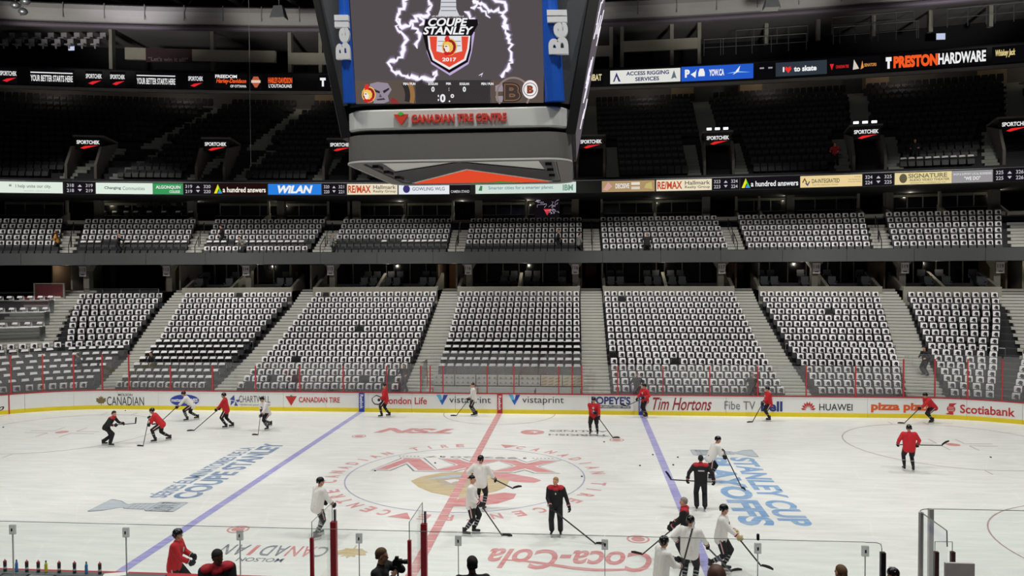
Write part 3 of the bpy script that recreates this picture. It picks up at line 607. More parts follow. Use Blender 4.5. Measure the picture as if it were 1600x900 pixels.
wall_strip('wall_back', cur(.0037, 38.), 11.2, 14.5, -50, 46, DARK, .3, kind='structure')
wall_strip('floor', cur(.0037, 28.45), 6.28, 6.36, -46, 42, DARKC, 5.2, kind='structure')
wall_strip('floor', cur(.0037, 31.4), 11.35, 11.45, -48, 44, DARKC, 7.0, kind='structure')
def sxc(px, yf, z): return solve(px, lambda x: V(x, yf(x), z))
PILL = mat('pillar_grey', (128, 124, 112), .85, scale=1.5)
SIGNW = mat('sign_white', (214, 212, 210), .6); SIGNR = mat('sign_red', (110, 44, 56), .6)
yc = cur(.0037, 28.2); PILX = []
for px, num in ((138, '113'), (267, '113'), (390, '114'), (520.6, '115'), (733.5, '116'), (899, '116'), (1125.5, '117'), (1271.5, '118'), (1408, '119'), (1555, '119')):
    x = sxc(px, yc, 7.5); y = yc(x); PILX.append(x); t = thing('concourse_pillar', 'grey pillar with flared head under the club tier, numbered %s, at %s' % (num, 'left' if px in (138, 733.5, 1408) else 'right' if px in (267, 899, 1555) else 'stairs'), 'pillar', (x, y, 6.35))
    mb = MB(); mb.box((0, 0, .95), (.42, .5, 1.9)); mb.add([V(-.21, -.25, 1.5), V(.21, -.25, 1.5), V(.21, .25, 1.5), V(-.21, .25, 1.5), V(-.5, -.6, 1.95), V(.5, -.6, 1.95), V(.5, .25, 1.95), V(-.5, .25, 1.95)], [(0, 1, 5, 4), (1, 2, 6, 5), (2, 3, 7, 6), (3, 0, 4, 7), (4, 5, 6, 7)]); mb.build('pillar_shaft', PILL, t)
    sg = MB().box((0, -.64, 1.5), (.5, .04, .72)).build('section_sign', SIGNW, t); lettering(num, affine(V(-.2, -.665, 1.48), V(.4, 0, 0), V(0, 0, .26)), SIGNR, sg, bold=.02); MB().box((0, -.665, 1.26), (.26, .01, .07)).build('sign_bar', SIGNR, sg)
# sloping divider walls of the boxes
PARA = mat('parapet_grey', (140, 136, 124), .85, scale=2)
yb = cur(.0037, 27.0)
LX = [288, 360, 455, 492, 589, 682, 717, 811, 904, 944, 1041, 1145, 1187, 1294, 1375, 1412, 1476, 1561]
for q, px in enumerate(LX):
    x = sxc(px, yb, 6.5); y = yb(x); mb = MB(); mb.prism([V(-.11, 0, 0), V(-.11, 0, .22), V(-.11, 2.6, 1.25), V(-.11, 2.6, 0)], (.22, 0, 0))
    mb.build('box_divider', PARA, label='sloping grey divider wall of the concourse boxes, %s from the left' % ORD[q], category='wall').location = (x, y, 6.36)
    if q % 2: 
        pass
pairs = [(288, 360), (360, 455), (492, 589), (589, 682), (717, 811), (811, 904), (944, 1041), (1041, 1145), (1187, 1294), (1294, 1375), (1412, 1476), (1476, 1561)]
chair_me = None
def box_chair_mesh():
    mb = MB(); mb.box((0, 0, .42), (.5, .45, .12)); mb.box((0, .22, .68), (.5, .1, .5)); mb.box((-.27, 0, .55), (.06, .4, .08)); mb.box((.27, 0, .55), (.06, .4, .08)); mb.box((0, .05, .18), (.3, .3, .36)); return mb.mesh('box_chair', mat('box_chair_grey', (62, 64, 68), .7))
bcm = box_chair_mesh(); side = ['left', 'right']
for q, (a, b) in enumerate(pairs):
    xa, xb = sxc(a, yb, 6.5)+.2, sxc(b, yb, 6.5)-.2
    wall_strip('box_floor', cur(.0037, 26.95), 6.28, 6.36, xa-.3, xb+.3, DARKC, 1.6, 4, kind='structure')
    wall_strip('box_parapet', cur(.0037, 26.82), 5.4, 6.62, xa-.28, xb+.28, PARA, .12, 4, label='low grey parapet in front of concourse box %s from the left' % ORD[q], category='wall')
    for row, (dy, dz) in enumerate(((1.0, .0), (2.1, .45))):
        n = int((xb-xa)/.62)
        for k in range(n):
            x = xa+(k+.5)*(xb-xa)/n
            if abs(k-n/2+.5) < .6 or any(abs(x-p_) < .6 for p_ in PILX): continue
            inst('box_chair', bcm, (x, yb(x)+dy, 6.36+dz), tang(club, 0, x), label='grey padded chair, %s in %s row of concourse box %s from left' % (ORD[k], ('front', 'back')[row], ORD[q]), category='chair', group='padded chairs in the concourse boxes, box %d' % (q+1))
    wall_strip('box_step', cur(.0037, 28.5), 6.36, 6.8, xa, xb, DARKC, 2.2, 4, kind='structure')
    xw0, xw1 = xa+.1, xb-.1; mbw = thing('window_%d' % (q+1), None, None, kind='structure')
    wall_strip('window_pane', cur(.0037, 31.2), 6.9, 8.25, xw0, xw1, WINDOW, .05, 4, parent=mbw)
    for k in range(4):
        x = xw0+(xw1-xw0)*k/3; MB().box((x, cur(.0037, 31.15)(x), 7.55), (.07, .08, 1.5)).build('mullion', GREYC, mbw)
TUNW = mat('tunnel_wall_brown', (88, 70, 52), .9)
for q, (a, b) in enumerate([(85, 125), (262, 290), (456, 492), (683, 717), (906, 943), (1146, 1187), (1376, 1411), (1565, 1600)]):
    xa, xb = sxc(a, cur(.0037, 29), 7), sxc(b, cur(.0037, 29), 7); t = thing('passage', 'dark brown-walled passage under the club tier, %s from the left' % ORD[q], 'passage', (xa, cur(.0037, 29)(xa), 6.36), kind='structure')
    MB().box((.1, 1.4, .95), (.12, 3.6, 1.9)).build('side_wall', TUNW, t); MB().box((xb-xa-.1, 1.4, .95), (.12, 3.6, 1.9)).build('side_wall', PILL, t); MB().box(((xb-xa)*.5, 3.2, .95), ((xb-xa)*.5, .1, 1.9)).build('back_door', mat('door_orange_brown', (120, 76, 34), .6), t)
# club suites behind the club seats
pc = [155, 300, 440, 557, 748, 899, 1103, 1234, 1388, 1552]; yk = cur(.0037, 32.8)
for q, px in enumerate(pc):
    x = sxc(px, yk, 12.5); MB().box((0, 0, 1.05), (.55, .5, 2.1)).build('club_pillar', PILL, label='grey pillar behind the club tier seats, %s from the left' % ORD[q], category='pillar').location = (x, yk(x), 11.4)
thin = [105, 305, 420, 513, 545, 633, 708, 822, 940, 1022, 1150, 1186, 1341, 1382, 1468, 1560]
for q, px in enumerate(thin):
    x = sxc(px, yk, 12.5); mb = MB(); mb.box((0, 0, 1.0), (.16, .2, 2.0)); mb.prism([V(-.1, -1.4, 0), V(-.1, -1.4, .25), V(-.1, .2, 1.0), V(-.1, .2, 0)], (.2, 0, 0)); mb.build('suite_divider', PARA, label='thin divider post with sloping wall behind the club seats, %s from the left' % ORD[q], category='wall').location = (x, yk(x), 11.4)
wall_strip('trim_2', cur(.0037, 31.6), 11.4, 11.72, -48, 44, PARA, .12, kind='structure')
for q, (a, b) in enumerate([(10, 100), (160, 300), (345, 437), (445, 513), (562, 632), (638, 706), (752, 822), (826, 893), (942, 1020), (1025, 1098), (1152, 1230), (1240, 1340), (1392, 1466), (1470, 1546)]):
    xa, xb = sxc(a, cur(.0037, 34.5), 12.8), sxc(b, cur(.0037, 34.5), 12.8); t = thing('window_%d' % (q+13), None, None, kind='structure')
    wall_strip('window_pane', cur(.0037, 34.5), 11.9, 13.1, xa, xb, WINDOW, .05, 4, parent=t)
    wall_strip('window_head', cur(.0037, 34.4), 13.1, 13.3, xa, xb, mat('suite_blind', (96, 100, 84), .8), .1, 4, parent=t)
    wall_strip('counter', cur(.0037, 33.6), 11.45, 12.2, xa, xb, BLACK, .08, 4, parent=t); wall_strip('counter_rail', cur(.0037, 33.55), 12.2, 12.24, xa, xb, STEEL, .12, 4, parent=t)
    for k in range(4):
        x = xa+(xb-xa)*k/3; MB().box((x, cur(.0037, 34.4)(x), 12.6), (.06, .08, 1.4)).build('mullion', GREYC, t)
wall_strip('ceiling', cur(.004, 27.9), 13.33, 13.40, -50, 46, DARKC, 10.5, kind='structure')
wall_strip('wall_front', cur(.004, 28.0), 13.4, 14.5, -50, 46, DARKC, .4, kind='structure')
# suite tv and far suite tv
def screen_tv(px0, py0, px1, py1, Y, label, col=(120, 110, 140)):
    a = at_y(px0, py1, Y); b = at_y(px1, py0, Y); t = thing('television', label, 'television', a); w_, h_ = b.x-a.x, b.z-a.z
    MB().box((w_/2, .04, h_/2), (w_+.06, .06, h_+.06)).build('casing', BLACK, t); MB().box((w_/2, 0, h_/2), (w_, .02, h_)).build('screen', emit('tv_dark', (16, 13, 18)), t)
    mb = MB()
    for k in range(14):
        x, z = random.uniform(.05, .95)*w_, random.uniform(.15, .95)*h_; d = [(x, z)]
        for j in range(4): d.append((min(w_-.02, max(.02, d[-1][0]+random.uniform(-.2, .2)*w_)), min(h_-.02, max(.02, d[-1][1]+random.uniform(-.15, .15)*h_))))
        for (x0, z0), (x1, z1) in zip(d[:-1], d[1:]): mb.beam((x0, -.015, z0), (x1, -.015, z1), .035, .01)
    mb.build('picture_lightning', emit('tv_white', (226, 214, 240)), t); mb = MB(); mb.poly([V(w_*.35, -.02, h_*.5), V(w_*.5, -.02, h_*.15), V(w_*.65, -.02, h_*.5)]); mb.build('picture_shield', emit('tv_red', (200, 50, 60)), t)
screen_tv(836, 312, 874, 341, 32.0, 'lit television showing white lightning and a red shield in the club suite')
# ================================================================ MIDDLE LED RIBBON
def ribbon_pt(c, y0): 
    def f(x, z, off=0.):
        n = V(-2*c*x, -1, 0).normalized(); return V(x, y0-c*x*x, z)+n*off
    return f
R1 = ribbon_pt(.0042, 27.5); R1Z = (13.38, 14.16)
def r1x(px): return solve(px, lambda x: R1(x, 13.8))
rb = thing('ribbon_board', 'long curved LED advertising ribbon along the front of the upper tier', 'LED board', (0, 0, 0))
def strip2(mb, R, x0, x1, z0, z1, off, thick, mi=0):
    n = max(1, int(abs(x1-x0)/1.5)); X = [x0+(x1-x0)*k/n for k in range(n+1)]
    a = [R(x, z0, off) for x in X]; b = [R(x, z1, off) for x in X]; c = [R(x, z1, off-thick) for x in X]; d = [R(x, z0, off-thick) for x in X]
    for p, q in ((a, b), (b, c), (c, d), (d, a)): mb.ribbon(p, q, mi)
    mb.poly([a[0], b[0], c[0], d[0]], mi); mb.poly([a[-1], d[-1], c[-1], b[-1]], mi)
mb = MB(); strip2(mb, R1, -50, 46, R1Z[0]-.06, R1Z[1]+.06, 0, .35); mb.build('housing', BLACK, rb)
mb = MB(); strip2(mb, R1, -50, 46, R1Z[1]+.06, R1Z[1]+.1, .05, .4); mb.build('top_lip', STEEL, rb)
def panel(R, x0, x1, z0, z1, col, parent, s=1., off=.03):
    mb = MB(); strip2(mb, R, x0, x1, z0, z1, off, .04); return mb.build('ad_panel', emit('led_%d_%d_%d' % col, col, s), parent)
def rtext(R, s, x0, x1, z0, z1, col, parent, bold=.015, shear=0., off=.045, space=1., lit=1.):
    return lettering(s, lambda u, v: R(x0+(x1-x0)*u, z0+(z1-z0)*v, off), emit('led_%d_%d_%d' % col, col, lit), parent, 'led_lettering', bold, shear, space)
def ad(px0, px1, col, texts, shapes=()):
    x0, x1 = r1x(px0), r1x(px1); z0, z1 = R1Z; p = panel(R1, x0, x1, z0, z1, col, rb); W_, H_ = x1-x0, z1-z0
    for t in texts:
        s, u0, u1, v0, v1, c = t[:6]; rtext(R1, s, x0+W_*u0, x0+W_*u1, z0+H_*v0, z0+H_*v1, c, p, t[6] if len(t) > 6 else .015, t[7] if len(t) > 7 else 0.)
    for pts, c in shapes:
        MB().poly([R1(x0+W_*u, z0+H_*v, .045) for u, v in pts]).build('led_mark', emit('led_%d_%d_%d' % c, c), p)
    return p
DK = (22, 20, 26); WH = (236, 236, 236); GR = (110, 116, 112)
def nums(px0, px1, a, b, c, d):
    ad(px0, px1, DK, [(a, .06, .3, .58, .88, (190, 186, 194), .01), (b, .7, .94, .58, .88, (190, 186, 194), .01), (c, .06, .3, .12, .42, (190, 186, 194), .01), (d, .7, .94, .12, .42, (190, 186, 194), .01)], [([(.43, .6), (.57, .6), (.5, .82)], (190, 186, 194)), ([(.43, .4), (.5, .18), (.57, .4)], (190, 186, 194))])
ad(-30, 98, (222, 234, 222), [("“", .34, .37, .55, .8, GR, .03), ('I help unite our city.', .42, .86, .38, .76, (120, 130, 122)), ('algonquin college of arts', .52, .84, .14, .22, (140, 150, 142))])
nums(102, 148, '318', '319', '218', '219')
ad(150, 238.5, (222, 236, 224), [('Changing', .15, .44, .35, .68, (60, 66, 62), .02), ('Communities', .47, .86, .35, .68, (100, 106, 102), 0)])
ad(239, 286, (58, 150, 88), [('ALGONQUIN', .1, .92, .45, .8, WH, .02), ('COLLEGE', .55, .9, .12, .36, WH, .02)])
nums(287, 332, '319', '320', '219', '220')
ad(333, 417, (34, 14, 14), [('a hundred answers', .18, .98, .2, .68, (246, 240, 226), .02)], [([(.02, .1), (.09, .95), (.11, .6), (.07, .1)], (230, 224, 40)), ([(.09, .95), (.17, .1), (.11, .35)], (70, 190, 70)), ([(.08, .1), (.12, .45), (.17, .1)], (60, 140, 230))])
ad(419, 502, (44, 126, 222), [('WiLAN', .18, .84, .12, .86, WH, .05, .25)])
nums(504, 540, '320', '321', '220', '221')
def remax(a, b): ad(a, b, (232, 220, 192), [('RE/MAX', .02, .47, .15, .85, (190, 70, 40), .03), ('Hallmark', .52, .97, .5, .86, (70, 70, 66), .01), ('Realty Group', .52, .97, .12, .42, (70, 70, 66), .01)], [])
remax(542.5, 621); ad(623, 702, (228, 232, 238), [('GOWLING WLG', .27, .91, .34, .66, (90, 90, 100), .01)], [([(.155+.07*math.cos(k*PI/6), .5+.38*math.sin(k*PI/6)) for k in range(12)], (60, 50, 110)), ([(.155+.04*math.cos(k*PI/6), .5+.22*math.sin(k*PI/6)) for k in range(12)], (240, 238, 246))])
ad(703, 735, DK, [('CAMERA STAND', .05, .95, .1, .35, (200, 200, 200), .01)])
ad(743, 900, (206, 222, 212), [('Smarter cities for a smarter planet.', .13, .78, .3, .68, (80, 130, 150), .008), ('IBM', .87, .97, .2, .75, (110, 150, 130), .03)], [([(.03, .3), (.05, .75), (.07, .7), (.065, .25)], (70, 130, 80))])
ad(940.5, 1023, (170, 142, 104), [('DECISIVE', .26, .52, .3, .75, WH, .02)], [([(.02, .2), (.12, .9), (.2, .5), (.1, .1)], (206, 160, 150)), ([(.56, .6), (.72, .6), (.72, .85), (.56, .85)], (226, 220, 206)), ([(.56, .2), (.72, .2), (.72, .45), (.56, .45)], (214, 206, 190)), ([(.8, .3), (.96, .2), (.94, .85), (.84, .7)], (190, 178, 110))])
remax(1025.5, 1112); nums(1113, 1155, '323', '324', '223', '224')
ad(1157, 1249, (20, 18, 24), [('a hundred answers', .18, .98, .2, .68, WH, .02)], [([(.02, .1), (.09, .95), (.11, .6), (.07, .1)], (230, 224, 40)), ([(.09, .95), (.17, .1), (.11, .35)], (70, 190, 70)), ([(.08, .1), (.12, .45), (.17, .1)], (60, 140, 230))])
ad(1250.5, 1347, (232, 208, 152), [('DA-INTEGRATED', .19, .64, .35, .72, (70, 66, 50), .015), ('Test Microelectronics Partner', .2, .62, .14, .26, (120, 106, 70), 0), ('In Design', .88, .98, .74, .86, (90, 80, 60), 0), ('Test Development', .78, .98, .52, .64, (90, 80, 60), 0), ('Production Testing', .78, .98, .33, .45, (90, 80, 60), 0)], [([(.03, .45), (.07, .85), (.11, .45), (.095, .38), (.07, .66), (.045, .38)], (110, 60, 40)), ([(.08, .35), (.12, .1), (.16, .5), (.145, .55), (.12, .3), (.095, .45)], (60, 70, 110))])
nums(1349, 1396, '324', '325', '224', '225')
ad(1398, 1487, (226, 210, 156), [('SIGNATURE', .24, .92, .52, .9, (130, 122, 92), .03), ('AUDIO VIDEO THEATER', .26, .96, .26, .46, (80, 74, 56), .01), ('RESIDENTIAL COMMERCIAL INC', .28, .9, .06, .16, (100, 92, 70), 0)], [([(.15+.07*math.cos(k*PI/6), .52+.4*math.sin(k*PI/6)) for k in range(12)], (96, 90, 70)), ([(.15+.045*math.cos(k*PI/6), .52+.26*math.sin(k*PI/6)) for k in range(12)], (226, 210, 156))])
ad(1487.5, 1551, (150, 148, 150), [('SHOP & SUPPORT LOCAL BUSINESSES', .03, .97, .62, .8, (226, 226, 226), .005), ('"WE DO"', .3, .7, .2, .5, WH, .02)])
nums(1553, 1602, '325', '326', '225', '226')
# ================================================================ UPPER TIER: vomitories, back wall
TUN = mat('vomitory_wall', (104, 100, 92), .9, scale=1)
def swoosh(mb, fn): mb.poly([fn(.15, .0), fn(.3, -.06), fn(.95, .22), fn(.35, .16)])
for v in range(9):
    x = VOM[v]; y, z = upp(0, x); a = tang(upp, 0, x); t = thing('vomitory', 'dark upper tier entrance with lit red and white sign, %s from the left' % ORD[v], 'entrance', (x, y-.6, z), a)
    for sg in (-1, 1):
        mb = MB(); mb.prism([V(sg*1.0-.09, 0, -.2), V(sg*1.0-.09, 0, 1.1), V(sg*1.0-.09, 1.2, 2.6), V(sg*1.0-.09, 4.9, 3.4), V(sg*1.0-.09, 4.9, 0)], (.18, 0, 0)); mb.build('side_wall', TUN, t)
    MB().box((0, 4.7, 1.4), (1.9, .1, 3.2)).build('dark_doorway', DARK, t); MB().box((0, 3.3, 3.45), (2.2, 3.2, .15)).build('roof_slab', TUN, t)
    MB().box((0, 2.3, -.02), (1.9, 5, .06)).build('entry_floor', DARKC, t)
    sgn = MB().box((0, 1.7, 2.9), (1.9, .12, .9)).build('lit_sign', BLACK, t)
    lettering('SPORTCHEK', affine(V(-.8, 1.63, 2.85), V(1.6, 0, 0), V(0, 0, .28)), emit('led_236_236_236', WH), sgn, bold=.03); mb = MB(); swoosh(mb, lambda u, w_: V(-.8+1.6*u, 1.63, 2.55+w_)); mb.build('sign_swoosh', emit('led_226_40_40', (226, 40, 40)), sgn)
    if v in (5, 6):
        for dx in (-.6, 0, .6): MB().box((dx, 2.2, 3.75), (.35, .1, .16)).build('vomitory_lamp', emit('lamp_white', (235, 240, 255), 2.), t)
wb = wall_strip('wall_back', cur(.004, 42.2), 21.9, 24.3, -58, 54, GREYC, .3, kind='structure')
for px, py in ((510, 155), (1066, 145), (1172, 140), (1368, 128), (1550, 115)):
    x = solve(px, lambda x: V(x, 41.4-.004*x*x, 23.5)); w_ = 1.85
    MB().box((0, 0, 1.3), (w_, .8, 2.6)).build('wall_pier', mat('pier_tan', (146, 126, 98), .85), label='square tan pier on the top wall above the seats near %s' % {510: 'the scoreboard', 1066: 'the rigging services ad', 1172: 'the blue ad', 1368: 'the orange hardware ad', 1550: 'the right edge'}[px], category='pier').location = (x, 41.4-.004*x*x, 22.3)
# ================================================================ TOP RIBBON
R2 = ribbon_pt(.0034, 36.); R2Z = (22.95, 24.15)
def r2x(px): return solve(px, lambda x: R2(x, 23.5))
rt = thing('top_ribbon_board', 'upper curved LED ribbon below the press level', 'LED board', (0, 0, 0))
mb = MB(); strip2(mb, R2, -58, 54, R2Z[0]-.1, R2Z[1]+.1, 0, .4); mb.build('housing', BLACK, rt)
mb = MB(); strip2(mb, R2, -58, 54, R2Z[0]-.36, R2Z[0]-.12, -.1, .3); mb.build('light_strip', mat('strip_grey', (150, 144, 136), .7), rt)
def ad2(px0, px1, col, texts, shapes=(), zr=(0, 1)):
    x0, x1 = r2x(px0), r2x(px1); z0 = R2Z[0]+(R2Z[1]-R2Z[0])*zr[0]; z1 = R2Z[0]+(R2Z[1]-R2Z[0])*zr[1]; W_, H_ = x1-x0, z1-z0; p = panel(R2, x0, x1, z0, z1, col, rt)
    for t in texts:
        s, u0, u1, v0, v1, c = t[:6]; rtext(R2, s, x0+W_*u0, x0+W_*u1, z0+H_*v0, z0+H_*v1, c, p, t[6] if len(t) > 6 else .015, t[7] if len(t) > 7 else 0.)
    for pts, c in shapes: MB().poly([R2(x0+W_*u, z0+H_*v, .045) for u, v in pts]).build('led_mark', emit('led_%d_%d_%d' % c, c), p)
NK = (10, 9, 12); OR = (240, 90, 36); RD = (220, 40, 44)
SW = [([(.15, .16), (.4, .08), (.95, .38), (.4, .3)], RD)]
for a, b in ((0, 27), (134, 160), (172, 196), (294, 318)): ad2(a, b, NK, [('SPORTCHEK', .02, .98, .5, .8, WH, .02)], SW)
for a, b in ((46, 116), (212, 276)): ad2(a, b, NK, [('YOUR BETTER STARTS HERE', .03, .97, .2, .62, WH, .02)], [([(.03, .75), (.97, .75), (.97, .82), (.03, .82)], WH)])
ad2(334, 386, NK, [('FREEDOM', .05, .7, .72, .95, WH, .03), ('Harley-Davidson', .08, .98, .3, .68, OR, .03, .2), ('OF OTTAWA', .5, .98, .08, .26, WH, .02)])
ad2(391, 409, NK, [], [([(.1, .5), (.3, .85), (.7, .85), (.9, .5), (.6, .1), (.4, .1)], (180, 90, 60)), ([(.1, .42), (.9, .42), (.9, .6), (.1, .6)], (220, 200, 180))])
ad2(418, 458, NK, [('HARLEY-DAVIDSON', .03, .97, .4, .8, OR, .04), ("L'OUTAOUAIS", .05, .95, .1, .34, WH, .02)])
ad2(498, 535, NK, [('T', .06, .3, .2, .8, WH, .08), ('PRE', .5, 1.3, .2, .78, OR, .04)])
ad2(905, 942, NK, [('COMBAT', .1, .95, .3, .75, (214, 200, 150), .03)])
ad2(953.5, 1063, (222, 222, 216), [('ACCESS RIGGING', .23, .84, .58, .88, (44, 50, 100), .03), ('SERVICES', .36, .7, .14, .44, (44, 50, 100), .03)], [([(.04, .15), (.09, .85), (.15, .15), (.12, .15), (.09, .55), (.06, .15)], (44, 50, 100)), ([(.87, .2), (.91, .85), (.95, .2), (.92, .3)], (90, 110, 120))], (0.05, .95))
ad2(1064.5, 1177, (36, 88, 196), [('P', .05, .12, .25, .8, WH, .06), ('YOW.CA', .39, .6, .28, .74, WH, .04)], [([(.13, .45), (.2, .65), (.215, .8), (.2, .2), (.15, .4)], WH), ([(.24, .3), (.24, .55), (.26, .82), (.31, .82), (.33, .55), (.33, .3)], WH), ([(.63, .4), (.78, .52), (.96, .42), (.78, .44)], (150, 200, 240)), ([(.72, .3), (.82, .9), (.8, .5)], WH)], (0.03, 1))
ad2(1186, 1208, NK, [], [([(.05, .6), (.35, .6), (.35, .7), (.05, .7)], (150, 150, 160)), ([(.65, .6), (.95, .6), (.95, .7), (.65, .7)], (150, 150, 160))])
ad2(1212, 1292, (46, 54, 64), [('I', .14, .17, .3, .66, WH, .03), ('to skate', .36, .8, .28, .68, WH, .04)], [([(.18, .5), (.2, .68), (.245, .6), (.29, .7), (.31, .5), (.25, .2)], (230, 50, 50))], (.05, .95))
ad2(1294, 1375, NK, [('CANADIAN TIRE', .15, .4, .35, .55, RD, .02), ('SENATORS', .7, .93, .35, .55, (220, 150, 80), .02)], [([(.03, .65), (.11, .65), (.07, .25)], RD), ([(.48, .2), (.5, .85), (.56, .5), (.6, .25)], (210, 200, 190)), ([(.63, .2), (.66, .75), (.69, .3)], (220, 150, 80))])
ad2(1382, 1542, NK, [('PRESTON', .09, .53, .12, .88, OR, .06), ('HARDWARE', .535, .99, .16, .86, WH, .035), ('T', .012, .07, .12, .85, WH, .12)])
ad2(1550, 1602, NK, [('Whiskey Jack', .1, .7, .3, .8, (226, 206, 140), .03, .2)])
# ================================================================ PRESS LEVEL, RING DUCT, ROOF
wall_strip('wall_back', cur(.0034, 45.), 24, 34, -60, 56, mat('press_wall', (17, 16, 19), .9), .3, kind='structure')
wall_strip('floor', cur(.0034, 36.2), 24.3, 24.4, -60, 56, DARK, 9, kind='structure')
wall_strip('ceiling', cur(.0034, 38.), 28.35, 28.5, -60, 56, mat('soffit_grey', (124, 120, 118), .85, scale=.5), 7.5, kind='structure')
wall_strip('trim_3', cur(.0034, 37.9), 28.4, 29.3, -60, 56, mat('soffit_grey', (124, 120, 118)), .3, kind='structure')
def r3x(px, Y=38.3, z=26.3): return solve(px, lambda x: V(x, Y-.0034*x*x, z))
for q, (a, b, z0, z1, lb) in enumerate([(195, 430, 25.75, 26.75, 'long beige press box parapet at upper left'), (450, 515, 25.6, 26.6, 'short beige press box parapet beside the scoreboard at left'), (905, 955, 25.9, 26.8, 'short beige press box parapet beside the scoreboard at right'), (974, 1090, 26.2, 27.1, 'long beige press box parapet above the white rigging ad')]):
    wall_strip('press_parapet', cur(.0034, 38.3), z0, z1, r3x(a), r3x(b), BEIGE, .3, 8, label=lb, category='parapet')
x0, x1 = r3x(228), r3x(300); bn = thing('banner', 'dark red playoff banner with faint lettering hung on the left press box parapet', 'banner', (0, 0, 0)); R3 = ribbon_pt(.0034, 38.3)
mb = MB(); strip2(mb, R3, x0, x1, 25.55, 26.75, .06, .04); mb.build('cloth', mat('banner_maroon', (52, 30, 34), .8), bn); lettering('“Let’s win it all!”', lambda u, v: R3(x0+.2+(x1-x0-.5)*u, 25.65+.35*v, .075), mat('banner_text', (130, 110, 110), .8), bn)
for q, px in enumerate([172, 331, 452, 500, 955, 972, 1050, 1093]):
    x = r3x(px); MB().box((0, 0, 1.6), (.3, .5, 3.8)).build('press_column', PARA, label='grey press level column, %s from the left' % ORD[q], category='column').location = (x, 38.6-.0034*x*x, 25.)
# press level monitors, chairs
pcm = MB(); pcm.box((0, 0, .3), (.5, .5, .1)); pcm.box((0, .2, .6), (.5, .08, .5)); pcm.box((0, 0, .12), (.1, .1, .25)); pcme = pcm.mesh('press_chair', mat('press_chair_grey', (150, 146, 150), .7))
for k in range(16):
    px = 6+k*10.2; row = k % 2; p = at_y(px, 66 if row else 76, 33.5 if row else 32.6); inst('press_chair', pcme, p, 0, label='pale chair on the upper left press level, %s from left' % ORD[k], category='chair', group='press level chairs')
for (a, b, c, d, lb) in ((62, 70, 73, 78, 'small lit press monitor at upper left, left one'), (104, 70, 116, 79, 'small lit press monitor at upper left, right one'), (1463, 52, 1477, 62, 'small lit monitor behind the upper right railings')):
    p = at_y(a, d, 39.); q_ = at_y(c, b, 39.); t = thing('monitor', lb, 'monitor', p); MB().box(((q_.x-p.x)/2, .05, (q_.z-p.z)/2), (q_.x-p.x+.08, .08, q_.z-p.z+.08)).build('casing', BLACK, t); MB().box(((q_.x-p.x)/2, 0, (q_.z-p.z)/2), ((q_.x-p.x), .02, (q_.z-p.z))).build('screen', emit('mon', (190, 200, 226)), t)
def railing(pxs, Y, z, h, lb):
    xs = [r3x(px, Y, z) for px in pxs]; o = V(xs[0], Y-.0034*xs[0]**2, z); t = thing('guard_rail', lb, 'railing', o)
    P = [V(x, Y-.0034*x*x, z)-o for x in xs]; MB().tube([p+V(0, 0, h) for p in P], .035, 5).build('top_rail', STEEL, t)
    MB().tube([p+V(0, 0, h*.5) for p in P], .02, 5).build('mid_rail', STEEL, t)
    for p in P: MB().tube([p, p+V(0, 0, h)], .035, 5).build('post', STEEL, t)
railing([1100, 1126, 1130, 1150, 1175, 1205, 1232, 1260], 37.4, 25.3, 1.35, 'front guard rail right of the long press parapet')
railing([1150, 1178, 1214, 1232, 1262], 39, 26.4, 1.3, 'rear guard rail right of the long press parapet')
railing([1302, 1312, 1336, 1362, 1372, 1400, 1432, 1435], 37.4, 25.6, 1.35, 'front guard rail above the orange and white hardware ad'); railing([1300, 1334, 1364, 1400, 1428], 39, 26.9, 1.3, 'rear guard rail above the orange and white hardware ad')
railing([1480, 1512, 1541, 1555, 1584, 1610], 37.6, 26.3, 1.4, 'guard rail at the upper right edge')
for q, px in enumerate([1197, 1278, 1364, 1453, 1547]):
    x = r3x(px, 40, 28); MB().box((0, 0, 0), (.3, .4, 1.9)).build('hanger_post', PARA, label='pale hanger post over the upper right railings, %s from the left' % ORD[q], category='post').location = (x, 40-.0034*x*x, 27.6)
# ring duct
mb = MB(); X = [-60+3*k for k in range(39)]; cD = .0031
prof = [(0, 29.1), (-.35, 28.9), (-.5, 28.5), (-.45, 28.05), (-.15, 27.65), (.6, 27.55), (.9, 28.3), (.6, 29.1)]
for (a, za), (b, zb) in zip(prof, prof[1:]+prof[:1]): mb.ribbon([V(x, 34-cD*x*x+a, za) for x in X], [V(x, 34-cD*x*x+b, zb) for x in X])
mb.build('trim_4', DUCT, kind='structure', smooth=True)
MB().tube([V(x, 33.7-cD*x*x, 27.25) for x in X], .2, 8).build('trim_5', mat('pipe_mauve', (92, 82, 92), .7), kind='structure')
mb = MB()
for x in X[::1]: mb.box((x, 33.46-cD*x*x, 28.4), (.06, .03, 1.2))
mb.build('trim_6', mat('duct_joint', (110, 106, 104), .8), kind='structure')
MB().box((0, 20, 38.1), (130, 100, .2)).build('ceiling', ROOFM, kind='structure')
for k in range(22):
    x = -55+5*k; t = thing('roof_truss', 'sloping steel roof truss, %s from the left' % ORD[k] , 'truss', (x, 33, 29.2))
    MB().beam((0, -8, 3.2), (-1.5, 16, 5.2), .25, .35).build('top_chord', TRUSS, t); MB().beam((0, -8, 1.2), (-1.5, 16, 3.2), .25, .3).build('bottom_chord', TRUSS, t)
    for j in range(5): MB().beam((-.3*j, -8+4.8*j, 1.2+.4*j), (-.3*j-.15, -5.6+4.8*j, 3.5+.4*j), .12, .12).build('web_member', TRUSS, t)
